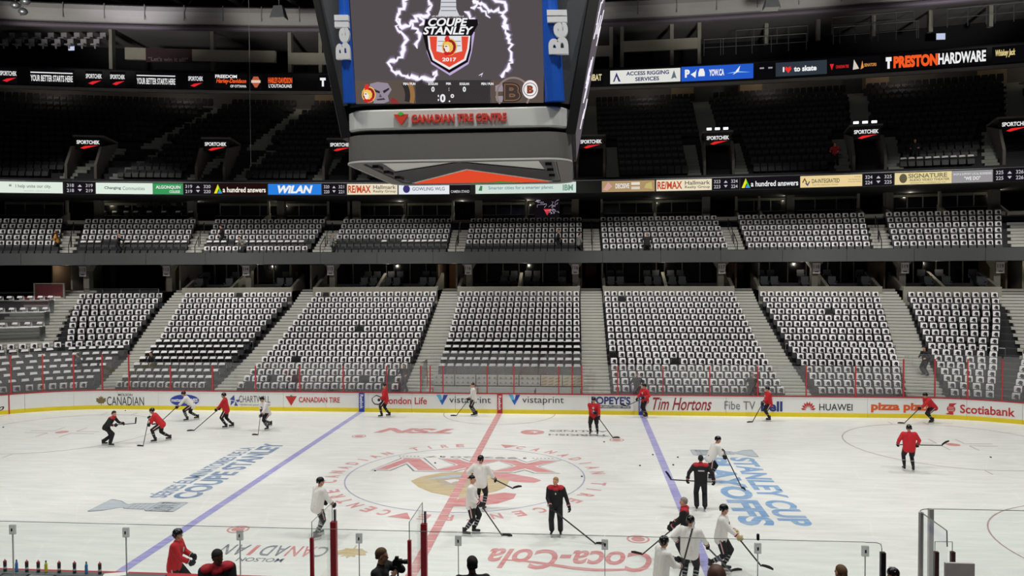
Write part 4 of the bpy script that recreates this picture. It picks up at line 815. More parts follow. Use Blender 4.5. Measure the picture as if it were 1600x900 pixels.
# hanging fixtures
def fixture(px, py, Y, sz, lb):
    p = at_y(px, py, Y); t = thing('hanging_floodlight', lb, 'floodlight', p); mb = MB(); mb.add([V(-sz*.35, -sz*.3, sz*.5), V(sz*.35, -sz*.3, sz*.5), V(sz*.35, sz*.3, sz*.5), V(-sz*.35, sz*.3, sz*.5), V(-sz*.6, -sz*.5, -sz*.5), V(sz*.6, -sz*.5, -sz*.5), V(sz*.6, sz*.5, -sz*.5), V(-sz*.6, sz*.5, -sz*.5)], [(0, 1, 2, 3), (0, 4, 5, 1), (1, 5, 6, 2), (2, 6, 7, 3), (3, 7, 4, 0)]); mb.build('hood', STEEL, t)
    MB().box((0, 0, -sz*.5), (sz*1.1, sz*.9, .04)).build('lens', emit('lens_dim', (120, 116, 110)), t); MB().tube([V(0, 0, sz*.5), V(0, 0, 8)], .03, 5).build('hanger', STEEL, t)
fixture(436, 20, 26, .9, 'hanging floodlight hood left of the scoreboard'); fixture(1205, 4, 26, .9, 'hanging floodlight hood right of the scoreboard')
for q, (px, py) in enumerate([(24, 8), (36, 18), (40, 2)]): 
    p = at_y(px, py, 24); t = thing('round_lamp', 'round hanging lamp in the upper left corner, %s' % ('left', 'lower', 'upper')[q], 'lamp', p); MB().ell((0, 0, 0), (.32, .32, .25)).build('bowl', STEEL, t, smooth=True); MB().tube([V(0, 0, .2), V(0, 0, 8)], .03, 5).build('hanger', STEEL, t)
mb = MB(); p = at_y(392, 260, 20); MB().tube([V(0, 0, 0), V(0, 0, 18)], .012, 4).build('hanging_cable', STEEL, label='thin vertical cable hanging left of the scoreboard', category='cable').location = p
# ================================================================ SCOREBOARD
JX, JH = .28, 3.8
sb = thing('scoreboard', 'huge four-sided centre-ice video scoreboard hanging from the roof', 'scoreboard', (JX, 0, 11.4))
def rrect(h, r, z, n=8, hy=None):
    pts = []
    for cx_, cy_, a0 in ((h-r, h-r, 0), (-h+r, h-r, 90), (-h+r, -h+r, 180), (h-r, -h+r, 270)):
        for k in range(n+1): a = math.radians(a0+90*k/n); pts.append(V(cx_+r*math.cos(a), cy_+r*math.sin(a), z))
    return pts
def shell(layers, name, m, smooth=False, cap0=True, cap1=True):
    mb = MB(); L = [rrect(*l) for l in layers]; n = len(L[0])
    for l in L: mb.v += [tuple(p) for p in l]
    for i in range(len(L)-1): mb.f += [(i*n+k, i*n+(k+1) % n, (i+1)*n+(k+1) % n, (i+1)*n+k) for k in range(n)]
    if cap0: mb.f.append(tuple(range(n-1, -1, -1)))
    if cap1: mb.f.append(tuple(range((len(L)-1)*n, len(L)*n)))
    mb.m = [0]*len(mb.f); return mb.build(name, m, sb, smooth)
SBW = mat('scoreboard_white', (202, 204, 200), .4, var=.02); SBG = mat('scoreboard_grey_mesh', (98, 96, 92), .7, var=.05); SBD = mat('scoreboard_charcoal', (64, 66, 70), .5)
z_ = lambda z: z-11.4
# lower ring: hollow
lr = MB(); outer0, outer1 = rrect(3.85, .9, z_(11.62)), rrect(3.85, .9, z_(12.5)); inner0, inner1 = rrect(3.35, .3, z_(11.60)), rrect(3.35, .3, z_(12.3)); n = len(outer0)
lr.v = [tuple(p) for p in outer0+outer1+inner0+inner1]
for k in range(n):
    j = (k+1) % n; lr.f += [(k, j, n+j, n+k), (k, 2*n+k, 2*n+j, j), (2*n+j, 2*n+k, 3*n+k, 3*n+j)]
lr.f.append(tuple(range(n, 2*n))); lr.m = [0]*len(lr.f); lr.build('lower_ring', SBG, sb)
shell([(3.88, .9, z_(11.58)), (3.88, .9, z_(11.64))], 'ring_lip', SBW, cap0=False, cap1=False)
shell([(3.55, .7, z_(12.5)), (3.55, .7, z_(12.72))], 'ring_gap', BLACK)
shell([(3.8, .85, z_(12.66)), (3.86, .9, z_(12.72)), (3.86, .9, z_(13.28)), (3.8, .85, z_(13.34))], 'name_band', SBW)
shell([(3.6, .7, z_(13.34)), (3.6, .7, z_(13.6))], 'band_gap', BLACK)
# underside with the triangle
und = MB().box((0, 0, z_(11.70)), (6.6, 6.6, .04)).build('underside_panel', SBW, sb)
fnU = lambda x, y, z: V(x, y, z_(z))
for sx_ in (-1, 1):
    MB().prism([fnU(sx_*2.72, -3.28, 11.65), fnU(sx_*3.28, -3.28, 11.65), fnU(sx_*3.28, 3.28, 11.65), fnU(sx_*3.0, 3.28, 11.65)], (0, 0, .02)).build('dark_bay', SBD, und)
    for yy in (-2.2, -.6, 1.2): MB().box((sx_*3.05, yy, z_(11.6)), (.22, .7, .1)).build('underside_speaker', BLACK, sb)
MB().prism([fnU(-2.98, 3.2, 11.64), fnU(-2.98, -.3, 11.64), fnU(0, -3.0, 11.64), fnU(2.98, -.3, 11.64), fnU(2.98, 3.2, 11.64)], (0, 0, .02)).build('black_chevron', BLACK, und)
MB().prism([fnU(-3.0, 3.27, 11.62), fnU(0, -1.25, 11.62), fnU(3.0, 3.27, 11.62)], (0, 0, .02)).build('triangle_border', SBW, und)
MB().prism([fnU(-2.85, 3.27, 11.60), fnU(0, -1.0, 11.60), fnU(2.85, 3.27, 11.60)], (0, 0, .02)).build('triangle_face', emit('led_226_72_42', (222, 74, 44)), und)
MB().prism([fnU(-.5, 3.26, 11.585), fnU(-.1, 3.0, 11.585), fnU(.4, 3.05, 11.585), fnU(.8, 2.75, 11.585), fnU(1.2, 3.0, 11.585), fnU(1.8, 3.26, 11.585)], (0, 0, .012)).build('leaf_face', mat('leaf_green', (50, 200, 60), .5), und)
# name on the band, physical letters
y_b = -3.88; TIREM = mat('sign_orange_red', (216, 60, 44), .45)
for face in range(4):
    R_ = Matrix.Rotation(face*PI/2, 4, 'Z')
    def mk(s, x0_, x1_, z0_, z1_, bold): 
        mb = MB(); put_text(mb, s, lambda u, v: V(x0_+(x1_-x0_)*u, y_b-.1, z_(z0_+(z1_-z0_)*v)), bold); q = len(mb.v); vs = list(mb.v); fs = list(mb.f)
        mb.v += [(a, y_b, c) for a, b, c in vs]; ed = {}
        for f in fs:
            for i in range(len(f)):
                e = (f[i], f[(i+1) % len(f)]); ed[e] = 1
        for (a, b) in ed:
            if (b, a) not in ed: mb.f.append((a, a+q, b+q, b))
        mb.m = [0]*len(mb.f); mb.v = [tuple(R_@Vector(p)) for p in mb.v]; return mb.build('name_lettering', TIREM, sb)
    mk('CANADIAN TIRE CENTRE', -1.45, 1.73, 12.86, 13.12, .03)
    mb = MB(); mb.prism([V(-2.05, y_b-.1, z_(13.14)), V(-1.8, y_b-.1, z_(12.78)), V(-1.55, y_b-.1, z_(13.14))], (0, .1, 0)); mb.v = [tuple(R_@Vector(p)) for p in mb.v]; o = mb.build('name_triangle', TIREM, sb)
    mb = MB(); leaf_mesh(mb, lambda a, b: R_@V(-1.8+.1*a, y_b-.11, z_(13.15)+.09*b)); mb.build('name_leaf', mat('leaf_green', (50, 200, 60)), sb)
# body above the band, flaring outward
zt = 19.0; fl = lambda z: 3.72+(z-13.6)*.135
shell([(3.55, .5, z_(13.55)), (3.62, .6, z_(13.7)), (fl(zt)-.12, .7, z_(zt))], 'body', SBD)
shell([(3.84, .9, z_(13.50)), (3.84, .9, z_(13.66))], 'screen_sill', SBD)
shell([(fl(zt), .7, z_(zt)), (fl(zt), .7, z_(zt+.5))], 'top_frame', BLACK)
# screens
P0 = V(0, -3.86, 13.62); tilt = .095; NS = V(0, -1, -tilt).normalized()
def SC_(px, py, off=.0): return on_plane(px, py, P0+NS*off, NS)-V(JX, 0, 11.4)
def edgeL(py): return 556.7-(162.5-py)*.0617
def edgeR(py): return 849.3+(162.5-py)*.0085
TOPY = -110
scr = emit('screen_ground', (84, 77, 80)); 
MB().poly([SC_(556.7, 162.5), SC_(849.3, 160.5), SC_(edgeR(TOPY), TOPY), SC_(edgeL(TOPY), TOPY)]).build('screen_front', scr, sb)
BB = mat('scoreboard_black', (10, 10, 11), .5)
corners = [SC_(556.7, 162.5, -.05), SC_(849.3, 160.5, -.05), SC_(edgeR(TOPY), TOPY, -.05), SC_(edgeL(TOPY), TOPY, -.05)]
MB().prism(corners, (0, .25, .02)).build('screen_housing', BB, sb)
R_ = Matrix.Rotation(PI, 4, 'Z'); mb = MB(); mb.poly([R_@(c+V(0, -.06, 0)) for c in corners]); mb.build('screen_rear', scr, sb); MB().prism([R_@c for c in corners], R_@V(0, .25, .02)).build('screen_housing', BB, sb)
# slanting side screens, wider toward the top
for sg in (-1, 1):
    S0 = lambda y, z, o=0.: V(sg*(3.98+.182*(z-12.45)+o), y, z_(z))
    h = MB(); ext = 3.45; pz = [12.45, 19.2]; h.prism([S0(-ext, pz[0]), S0(ext, pz[0]), S0(ext+.5, pz[1]), S0(-ext-.5, pz[1])], V(-sg*.32, 0, .05)).build('side_screen_housing', BB, sb)
    MB().poly([S0(-ext+.02, pz[0]+.05, .012), S0(ext-.02, pz[0]+.05, .012), S0(ext+.44, pz[1]-.1, .012), S0(-ext-.44, pz[1]-.1, .012)]).build('screen_side', emit('screen_side_grey', (96, 90, 96)), sb)
    mb = MB()
    for k in range(15):
        y0 = random.uniform(-3, 2.6); z0 = random.uniform(12.7, 18); pts = [S0(y0+.25*j+random.uniform(-.1, .1), min(19, z0+.22*j+random.uniform(-.15, .15)), .02) for j in range(5)]
        for a, b in zip(pts[:-1], pts[1:]): mb.beam(a, b, .05, .03)
    mb.build('screen_lightning', emit('bolt_white', (246, 238, 252)), sb, kind='stuff')
# blue corner columns with vertical lettering, charcoal wings
BLUEM = mat('column_blue', (32, 88, 190), .3, var=.03); LET = mat('letter_white', (232, 234, 236), .4, var=.02)
for face in (0, 2):
    R_ = Matrix.Rotation(face*PI/2, 4, 'Z')
    for sg in (-1, 1):
        if sg < 0: bot = SC_(546.5, 161, .05); top = SC_(531, -110, .05); r0_, r1_ = .21, .15; cxp = (543.5, 530.5)
        else: bot = SC_(867, 159, -.05); top = SC_(853, -110, -.05); r0_, r1_ = .34, .2; cxp = (874, 872)
        mb = MB(); mb.tube([R_@bot, R_@top], [r0_, r1_], 20); mb.build('corner_column', BLUEM, sb)
        h = top.z-bot.z; a = bot+V(sg*r0_*.6, .12, -.02); b = top+V(sg*r1_*.6, .12, 0); xo = lambda z: sg*(3.72+.182*(z+11.4-12.45)); c = V(xo(b.z), b.y+.35, b.z); d = V(max(abs(xo(a.z)), abs(a.x)+.08)*sg, a.y+.3, a.z)
        mb = MB(); mb.prism([R_@a, R_@b, R_@c, R_@d], R_@V(0, .12, 0)); mb.build('corner_wing', SBD, sb)
        px0, px1, py0, py1 = (525, 549, 23, 92) if sg < 0 else (857.5, 888, 15, 84)
        A = SC_(px1+(-2 if sg < 0 else 1), py1, .34); B = SC_(px1+(-5 if sg < 0 else -2), py0, .34); C = SC_(px0, py1, .34); mb = MB()
        put_text(mb, 'Bell', lambda u, v: R_@(A+(B-A)*u+(C-A)*v), .045)
        vs = list(mb.v); fs = list(mb.f); q = len(vs); off = R_@V(0, .16, 0); mb.v += [tuple(Vector(p)+off) for p in vs]; ed = {(f[i], f[(i+1) % len(f)]) for f in fs for i in range(len(f))}
        for (a_, b_) in ed:
            if (b_, a_) not in ed: mb.f.append((a_, a_+q, b_+q, b_))
        mb.m = [0]*len(mb.f); mb.build('column_lettering', LET, sb)
for q, (x, y) in enumerate(((-3, -3), (3, -3), (3, 3), (-3, 3))): MB().tube([V(x, y, z_(19.4)), V(x*.6, y*.6, z_(38))], .05, 6).build('hoist_cable', STEEL, sb)
# ---- screen picture
L1, L2, L3, L4, L5 = .012, .018, .024, .03, .036
def sp(pts, name, col, off, s=1.): 
    mb = MB(); P = [SC_(a, b, off) for a, b in pts]; c = sum(P, V(0, 0, 0))/len(P)
    for i in range(len(P)): mb.poly([c, P[i], P[(i+1) % len(P)]])
    return mb.build(name, emit('s_%d_%d_%d' % col, col, s), sb)
def spl(pts, name, col, off): MB().poly([SC_(a, b, off) for a, b in pts]).build(name, emit('s_%d_%d_%d' % col, col), sb)
def bolt(pts, w_, jit=3.6):
    out = []; 
    for (a, b), (c, d) in zip(pts[:-1], pts[1:]):
        n = max(1, int(math.hypot(c-a, d-b)/4.2))
        for k in range(n): t = k/n; out.append((a+(c-a)*t+random.uniform(-jit, jit)*(k > 0), b+(d-b)*t+random.uniform(-jit, jit)*(k > 0)))
    out.append(pts[-1]); res = []
    for ww, off, nm, col in ((w_*2.0+3.0, L1, 'lightning_halo', (104, 94, 108)), (w_*1.25+1.4, L1+.003, 'lightning_glow', (182, 168, 204)), (w_*.9, L2, 'lightning_bolt', (252, 250, 255))):
        a = []; b = []
        for i, p in enumerate(out):
            q0 = out[max(0, i-1)]; q1 = out[min(len(out)-1, i+1)]; dx, dy = q1[0]-q0[0], q1[1]-q0[1]; l = math.hypot(dx, dy) or 1; wl = ww*(.4+.6*math.sin(i*2.3+p[0])**2)/2*(1 if 0 < i < len(out)-1 else .3)
            a.append(SC_(p[0]-dy/l*wl, p[1]+dx/l*wl, off)); b.append(SC_(p[0]+dy/l*wl, p[1]-dx/l*wl, off))
        mb = MB(); mb.ribbon(a, b); mb.build(nm, emit('s_%d_%d_%d' % col, col), sb)
bolt([(700, -60), (668, -48), (650, -34), (640, -20)], 7); bolt([(760, -10), (742, -30), (735, -50), (715, -66)], 6); bolt([(640, -20), (632, 5), (620, 28), (626, 42), (642, 36), (655, 25), (672, 22)], 7); bolt([(620, 28), (622, 48), (634, 60), (631, 78), (622, 90), (606, 98), (612, 110), (628, 118), (640, 122), (655, 124), (680, 122)], 7)
bolt([(642, 36), (652, 50), (655, 62), (652, 76)], 6); bolt([(655, 25), (662, 32), (655, 40)], 5); bolt([(740, -10), (745, 8), (735, 12)], 6); bolt([(738, 2), (752, 6), (764, 18), (780, 14), (790, 30), (792, 45), (784, 40)], 7)
bolt([(790, 45), (796, 62), (799, 82), (801, 98), (792, 110), (784, 122)], 6); bolt([(672, -5), (675, 8), (668, 18), (672, 24)], 6); bolt([(745, 12), (760, 24), (766, 28)], 4); bolt([(760, -10), (775, 2), (790, 8), (786, 24)], 5); bolt([(676, 118), (682, 112), (678, 124)], 5); bolt([(725, 18), (740, 30), (745, 36), (738, 38)], 5); bolt([(748, 118), (754, 115), (752, 120)], 3, 1)
# cup above shield
sp([(684, 25), (688, 14), (690, -12), (712, -12), (713, 14), (718, 25)], 'cup_picture', (206, 208, 214), L2)
for y0_ in (-4, 3, 10, 16): spl([(689, y0_), (713, y0_), (713, y0_+1.2), (689, y0_+1.2)], 'cup_picture_band', (110, 110, 118), L3)
sp([(664, 50), (742, 50), (737, 82), (732, 100), (703, 118), (674, 100), (667, 82)], 'shield_glow', (190, 170, 214), L2); sp([(660, 52), (665, 30), (746, 30), (747, 38), (737, 56), (736, 78), (731, 97), (702, 114), (673, 96), (666, 76)], 'shield_black', (22, 18, 22), L3)
sp([(668, 56), (735, 56), (733, 76), (728, 94), (702, 109), (676, 94), (670, 76)], 'shield_white', (232, 232, 236), L4); sp([(671, 57), (732, 57), (730, 76), (725, 92), (702, 105), (679, 92), (673, 76)], 'shield_red', (226, 76, 54), L5)
sp([(683, 57), (721, 57), (722, 80), (702, 85), (682, 80)], 'cup_barrel', (226, 226, 230), .040)
for yy in (64, 71): spl([(684, yy), (720, yy), (720, yy+1), (684, yy+1)], 'cup_barrel_band', (120, 116, 122), .043)
def stext(s, x0_, x1_, y0_, y1_, col, off=.05, bold=.03, shear=0., dy=0., m=None):
    A = SC_(x0_, y1_, off); B = SC_(x1_, y1_-dy, off); C = SC_(x0_, y0_, off); lettering(s, affine(A, B-A, C-A), m or emit('s_%d_%d_%d' % col, col), sb, 'screen_lettering', bold, shear)
for s, a, b, c, d in (('COUPE', 669, 731, 28, 41), ('STANLEY', 661, 740, 41.5, 54)):
    stext(s, a-.6, b+.6, c-.6, d+.6, (20, 18, 22), .048, .085, .25); stext(s, a, b, c, d, (242, 242, 244), .053, .03, .25)
stext('LES SÉRIES ÉLIMINATOIRES DE LA', 675, 725, 23.5, 26.5, (230, 230, 234), .05, .01); stext('2017', 691, 713, 90, 96, (244, 240, 240), .05, .03)
def head(cx_, cy_, s, off=.05, pre='s'):
    f = lambda pts: [(cx_+a*s, cy_-b*s) for a, b in pts]
    sp([(cx_+1.15*s*math.cos(k*PI/8)*.8+.1*s, cy_+s*.1-1.05*s*math.sin(k*PI/8)) for k in range(16)], 'crest_disc', (226, 186, 84), off)
    sp([(cx_+.98*s*math.cos(k*PI/8)*.8+.1*s, cy_+s*.1-.9*s*math.sin(k*PI/8)) for k in range(16)], 'crest_disc_inner', (150, 30, 40), off+.002)
    sp(f([(-.35, 1.2), (.0, 1.25), (.15, .9), (-.0, .45), (-.35, .45), (-.5, .85)]), 'crest_plume', (216, 50, 48), off+.004)
    sp(f([(-.55, .45), (-.1, .55), (.35, .4), (.55, 0), (.5, -.45), (.2, -.75), (-.1, -.8), (-.4, -.3), (-.6, .1)]), 'crest_helmet', (236, 196, 92), off+.006)
    sp(f([(-.5, .15), (-.1, .15), (.12, -.2), (.05, -.6), (-.15, -.75), (-.4, -.6), (-.45, -.3), (-.6, -.2)]), 'crest_face', (238, 226, 214), off+.008)
    sp(f([(-.45, .02), (-.15, .02), (-.2, -.1), (-.42, -.08)]), 'crest_eye', (30, 24, 26), off+.01); sp(f([(-.6, -.8), (-.3, -.65), (.2, -.75), (.6, -.5), (.6, -.9), (.2, -1.1), (-.4, -1.1)]), 'crest_cape', (200, 36, 40), off+.007)
head(701, 72, 13)
# bottom strip of the screen
spl([(556.5, 162.3), (849.3, 160.3), (849.6, 124.5), (554.3, 126)], 'score_strip', (60, 56, 58), L1)
spl([(556.5, 162.3), (650, 161.8), (648, 125.5), (554.3, 126)], 'score_strip_left', (92, 80, 74), L2)
spl([(766, 161.0), (849.3, 160.3), (849.6, 124.5), (766, 125)], 'score_strip_right', (92, 78, 72), L2)
mb = MB()
for k in range(44):
    xx = 652+k*2.6
    for dx in (-1, 1): a = SC_(xx-9*dx*.5, 161, L3); b = SC_(xx+9*dx*.5, 126, L3); mb.beam(a, b, .012, .004)
mb.build('strip_mesh_pattern', emit('s_44_41_44', (44, 41, 44)), sb)
def sring(cx_, cy_, r0, r1, a0, a1, col, off, nm='wheel_ring'):
    A = [math.radians(a0+(a1-a0)*k/24) for k in range(25)]; mb = MB(); mb.ribbon([SC_(cx_+r0*math.cos(a), cy_-r0*math.sin(a), off) for a in A], [SC_(cx_+r1*math.cos(a), cy_-r1*math.sin(a), off) for a in A]); mb.build(nm, emit('s_%d_%d_%d' % col, col), sb)
sring(600, 150, 41, 48, -14, 28, (150, 110, 66), L4); sring(600, 150, 33, 41, -14, 34, (50, 44, 44), L4)
sp([(578, 131), (590, 128), (606, 130), (612, 140), (606, 150), (608, 158), (600, 161.5), (584, 161.5), (582, 150), (577, 141)], 'faded_face', (146, 136, 152), L4)
spl([(582, 138), (594, 143), (593, 146), (584, 143)], 'faded_brow', (50, 42, 46), L5); spl([(598, 142), (608, 137), (608, 140), (600, 146)], 'faded_brow', (50, 42, 46), L5); spl([(588, 155), (600, 153), (602, 156), (590, 157)], 'faded_mouth', (70, 58, 62), L5); spl([(594, 146), (597, 152), (592, 152)], 'faded_nose', (90, 80, 92), L5)
sp([(612, 152), (620, 156), (624, 161.4), (610, 161.6)], 'faded_red', (140, 50, 50), L5)
sring(802, 147, 24, 27, -34, 116, (140, 124, 116), L4); sring(802, 147, 24, 27, 116, 216, (140, 124, 116), L4); sp([(774, 134), (784, 130), (788, 143), (774, 143)], 'wheel_sector', (150, 142, 152), L3); sp([(774, 150), (788, 150), (784, 160), (776, 158)], 'wheel_sector', (150, 142, 152), L3)
stext('B', 786, 815, 129, 159.5, (44, 36, 36), .04, .12); stext('B', 787.5, 813.5, 130.5, 158, (120, 92, 72), .043, .08); stext('B', 789.5, 811.5, 132.5, 156, (66, 54, 52), .046, .02)
sp([(828.3+12.2*math.cos(k*PI/14), 139.8-14.5*math.sin(k*PI/14)) for k in range(28)], 'badge_white', (236, 232, 232), .05); sring(828.3, 139.8, 9.6, 10.6, 0, 360, (70, 50, 46), .055); stext('B', 823.5, 833.5, 133.5, 146, (60, 44, 40), .058, .07); stext('B', 824.5, 832.5, 134.5, 145, (150, 70, 40), .06, .02)
head(575, 146.5, 12, .05)
for s, a, b, c, d in (('PEN / PUN', 630, 649, 129, 133), ('SOG/LAN', 669, 684, 129, 133), ('PER', 697, 705, 129, 132.5), ('SOG/LAN', 718, 733, 129, 133), ('PEN / PUN', 752, 771, 129, 133), ('0', 674, 679, 135.5, 143.5), ('0', 723, 728, 135.5, 143.5), (':', 701, 702, 137, 142), (':', 684, 686, 148, 158), ('0', 687.5, 696, 147, 160), ('.', 701, 703.5, 157, 159.5), ('o', 704, 709.5, 147, 153)): stext(s, a, b, c, d, (236, 236, 238), .05, .04)
# ================================================================ PEOPLE
SKIN = mat('skin', (206, 152, 124), .6, var=.05); SKIND = mat('skin_deep', (92, 60, 44), .55, var=.05)
JW = mat('jersey_white', (226, 224, 218), .85, var=.05, scale=5); JR = mat('jersey_red', (196, 30, 40), .85, var=.08, scale=5); CB = mat('cloth_black', (22, 22, 25), .85, var=.25, scale=7); CR = mat('yoke_red', (176, 28, 44), .8)
HELM = mat('helmet_black', (12, 12, 14), .22); SOCKG = mat('sock_band_grey', (150, 152, 156), .9); STRW = mat('stripe_white', (208, 204, 204), .85); STRR = mat('stripe_red', (150, 26, 40), .85); SKATE = mat('skate_black', (20, 20, 22), .4); HOLD = mat('holder_white', (220, 220, 218), .5)
EYE = mat('eye_dark', (24, 20, 20), .3); MOUTH = mat('lip', (150, 84, 78), .6); HAIRS = {'brown': mat('hair_brown', (96, 70, 46), .8), 'blond': mat('hair_blond', (156, 122, 78), .8), 'grey': mat('hair_grey', (140, 134, 124), .8), 'black': mat('hair_black', (26, 22, 22), .8)}
GOLD = mat('glove_gold', (196, 172, 118), .6); SHAFT = mat('stick_graphite', (38, 38, 42), .35); TAPE = mat('stick_tape', (200, 200, 198), .7); BLADEM = mat('blade_tape_black', (18, 18, 20), .7)
def remesh(o, vox, sm=3, smf=.6):
    m = o.modifiers.new('remesh', 'REMESH'); m.mode = 'VOXEL'; m.voxel_size = vox; m.use_smooth_shade = True
    if sm: s = o.modifiers.new('smooth', 'SMOOTH'); s.iterations = sm; s.factor = smf
def ik(a, b, l1, l2, pole):
    d = b-a; L = d.length; mx = (l1+l2)*.995
    if L > mx: b = a+d*(mx/L); d = b-a; L = mx
    L = max(L, abs(l1-l2)+.02); t = d.normalized(); p = pole-t*pole.dot(t)
    p = p.normalized() if p.length > 1e-3 else V(0, 0, 1).cross(t).normalized()
    c = (l1*l1-l2*l2+L*L)/(2*L); h = math.sqrt(max(0, l1*l1-c*c)); return a+t*c+p*h, b
def hand_geo(mb, w_, d, side, curl, k=1., fat=1.):
    # palm at wrist w_, pointing d, five separate fingers curling toward 'curl'
    d = d.normalized(); s = d.cross(curl).normalized()*side; pc = w_+d*.05*k
    M = Matrix(((d.x, s.x, curl.x), (d.y, s.y, curl.y), (d.z, s.z, curl.z))); mb.ell(pc, (.058*k, .045*k*fat, .02*k*fat), M)
    for i, (off, ln) in enumerate(((-.032, .062), (-.011, .072), (.011, .068), (.032, .052))):
        a = w_+d*.088*k+s*off*k; b = a+(d*.7+curl*.55).normalized()*ln*.55*k; c = b+(d*-.1+curl*.95).normalized()*ln*.6*k; r = (.0095-.0006*(i == 3))*k*fat
        mb.cap(a-d*.02, r*1.1, b, r, 6); mb.cap(b, r, c, r*.85, 6)
    a = w_+d*.03*k-s*.035*k; b = a+(d*.5-s*.75+curl*.35).normalized()*.04*k; c = b+(d*.6+curl*.7).normalized()*.032*k
    mb.cap(a, .013*k*fat, b, .0115*k*fat, 6); mb.cap(b, .0115*k*fat, c, .0095*k*fat, 6)
def person(label, pos, heading, kind='white', lean=8, crouch=.06, feet=((0, .14), (0, -.14)), lh=(.25, .28, 1.0), rh=(.25, -.28, 1.0), look=0., nod=0., H=1.84, res=.02, hair=None, sitting=False, glove='black', foot_z=(0, 0), cat='person', yoke=True, skin=None, shirt_mat=None, floor=0., helmet=None, group=None, stripes=True, extra=None, cap=False, headonly=False):
    k = H/1.84; skater = kind in ('white', 'red'); coach = kind == 'coach'; civ = kind == 'civilian'
    blade = .07 if (skater or coach) else .0; helmet = skater if helmet is None else helmet; SK = skin or SKIN
    root = thing('person', label, cat, pos, math.radians(heading), group)
    hipz = (.90*k+blade+.03)*(1-crouch); la = math.radians(lean); f = lambda a, b, c: V(a, b, c)
    pel = V(-math.sin(la)*.10, 0, hipz); up = V(math.sin(la), 0, math.cos(la)); fwd = V(math.cos(la), 0, -math.sin(la))
    neck = pel+up*.53*k; sh = [neck-up*.05*k+V(0, s*.19*k, 0) for s in (1, -1)]; hip = [pel+V(0, s*.095*k, -.02) for s in (1, -1)]
    hy = math.radians(look); hu = (up*.55+V(0, 0, .6)+V(math.sin(math.radians(nod)), 0, 0)*.8).normalized(); hf = V(math.cos(hy), math.sin(hy), -.0); hf = (hf-hu*hf.dot(hu)).normalized(); hl = hu.cross(hf)
    hc = neck+hu*.17*k+hf*.02; HM = Matrix(((hf.x, hl.x, hu.x), (hf.y, hl.y, hu.y), (hf.z, hl.z, hu.z)))
    hp = lambda a, b, c: hc+HM@V(a*k, b*k, c*k)
    ank = []; knee = []; 
    for i, s in enumerate((0, 1)):
        if sitting: a = V(.48, feet[i][1], .08+blade)
        else: a = V(feet[i][0]-.04, feet[i][1], .10*k+blade+foot_z[i])
        kn, a2 = ik(hip[i], a, .445*k, .43*k, V(1, .12*(1 if i == 0 else -1), .15 if sitting else .0)); ank.append(a2); knee.append(kn)
    el = []; wr = []
    for i, t in enumerate((lh, rh)):
        s = 1 if i == 0 else -1; e, w_ = ik(sh[i], V(*t), .30*k, .265*k, V(-.55, s*.75, -.55)); el.append(e); wr.append(w_)
    # ---- body: one continuous surface
    b = MB(); b.cap(pel+V(0, .05*k, 0), .095*k, pel+V(0, -.05*k, 0), .095*k); b.cap(pel+up*.1, .09*k, pel+up*.36*k, .095*k); b.cap(sh[0]-V(0, .04, 0)-up*.05, .055*k, sh[1]+V(0, .04, 0)-up*.05, .055*k)
    for s in (1, -1): b.cap(pel+up*.12+V(0, s*.04, 0), .075*k, pel+up*.36*k+V(0, s*.06, 0), .08*k)
    b.cap(neck-up*.05, .062*k, hc-HM@V(.01, 0, .05), .054*k)
    b.ell(hp(-.012, 0, .035), (.098*k, .078*k, .095*k), HM, 16, 10); b.ell(hp(.025, 0, -.03), (.066*k, .062*k, .085*k), HM); b.ell(hp(.052, 0, -.085), (.03*k, .036*k, .026*k), HM)   # cranium, face, chin
    b.ell(hp(.096, 0, -.018), (.018*k, .013*k, .026*k), HM, 8, 6); b.ell(hp(.1, 0, -.03), (.017*k, .017*k, .012*k), HM, 8, 6); b.ell(hp(.072, 0, .022), (.02*k, .052*k, .012*k), HM, 8, 6); b.ell(hp(.078, 0, -.062), (.014*k, .026*k, .011*k), HM, 8, 6)
    for s in (1, -1): b.ell(hp(-.005, s*.079, -.008), (.02*k, .012*k, .032*k), HM, 8, 6)
    for i in (0, 1):
        s = 1 if i == 0 else -1
        b.cap(sh[i]-up*.02, .048*k, el[i], .042*k); b.cap(el[i], .044*k, wr[i], .03*k); b.cap(hip[i], .088*k, knee[i], .06*k); b.cap(knee[i]-V(0, 0, .02), .055*k, ank[i], .04*k); b.cap(ank[i]+V(-.05, 0, -.05*k), .035*k, ank[i]+V(.14*k, s*.02, -.055*k), .03*k)
        d = wr[i]-el[i]; curl = V(0, -s, -.2); curl = (curl-d.normalized()*curl.dot(d.normalized())).normalized()
        if civ: hand_geo(b, wr[i], d, s, curl, k)
        else: b.cap(wr[i], .03*k, wr[i]+d.normalized()*.08, .028*k)
    body = b.build('body', SK, root, True); remesh(body, min(res, .013) if civ or res < .018 else res, 2, .5)
    for s in (1, -1): MB().ell(hp(.083, s*.029, .0), (.011*k, .014*k, .009*k), HM, 8, 6).build('eye', EYE, root, True)
    MB().ell(hp(.092, 0, -.063), (.006*k, .024*k, .005*k), HM, 8, 6).build('mouth', MOUTH, root, True)
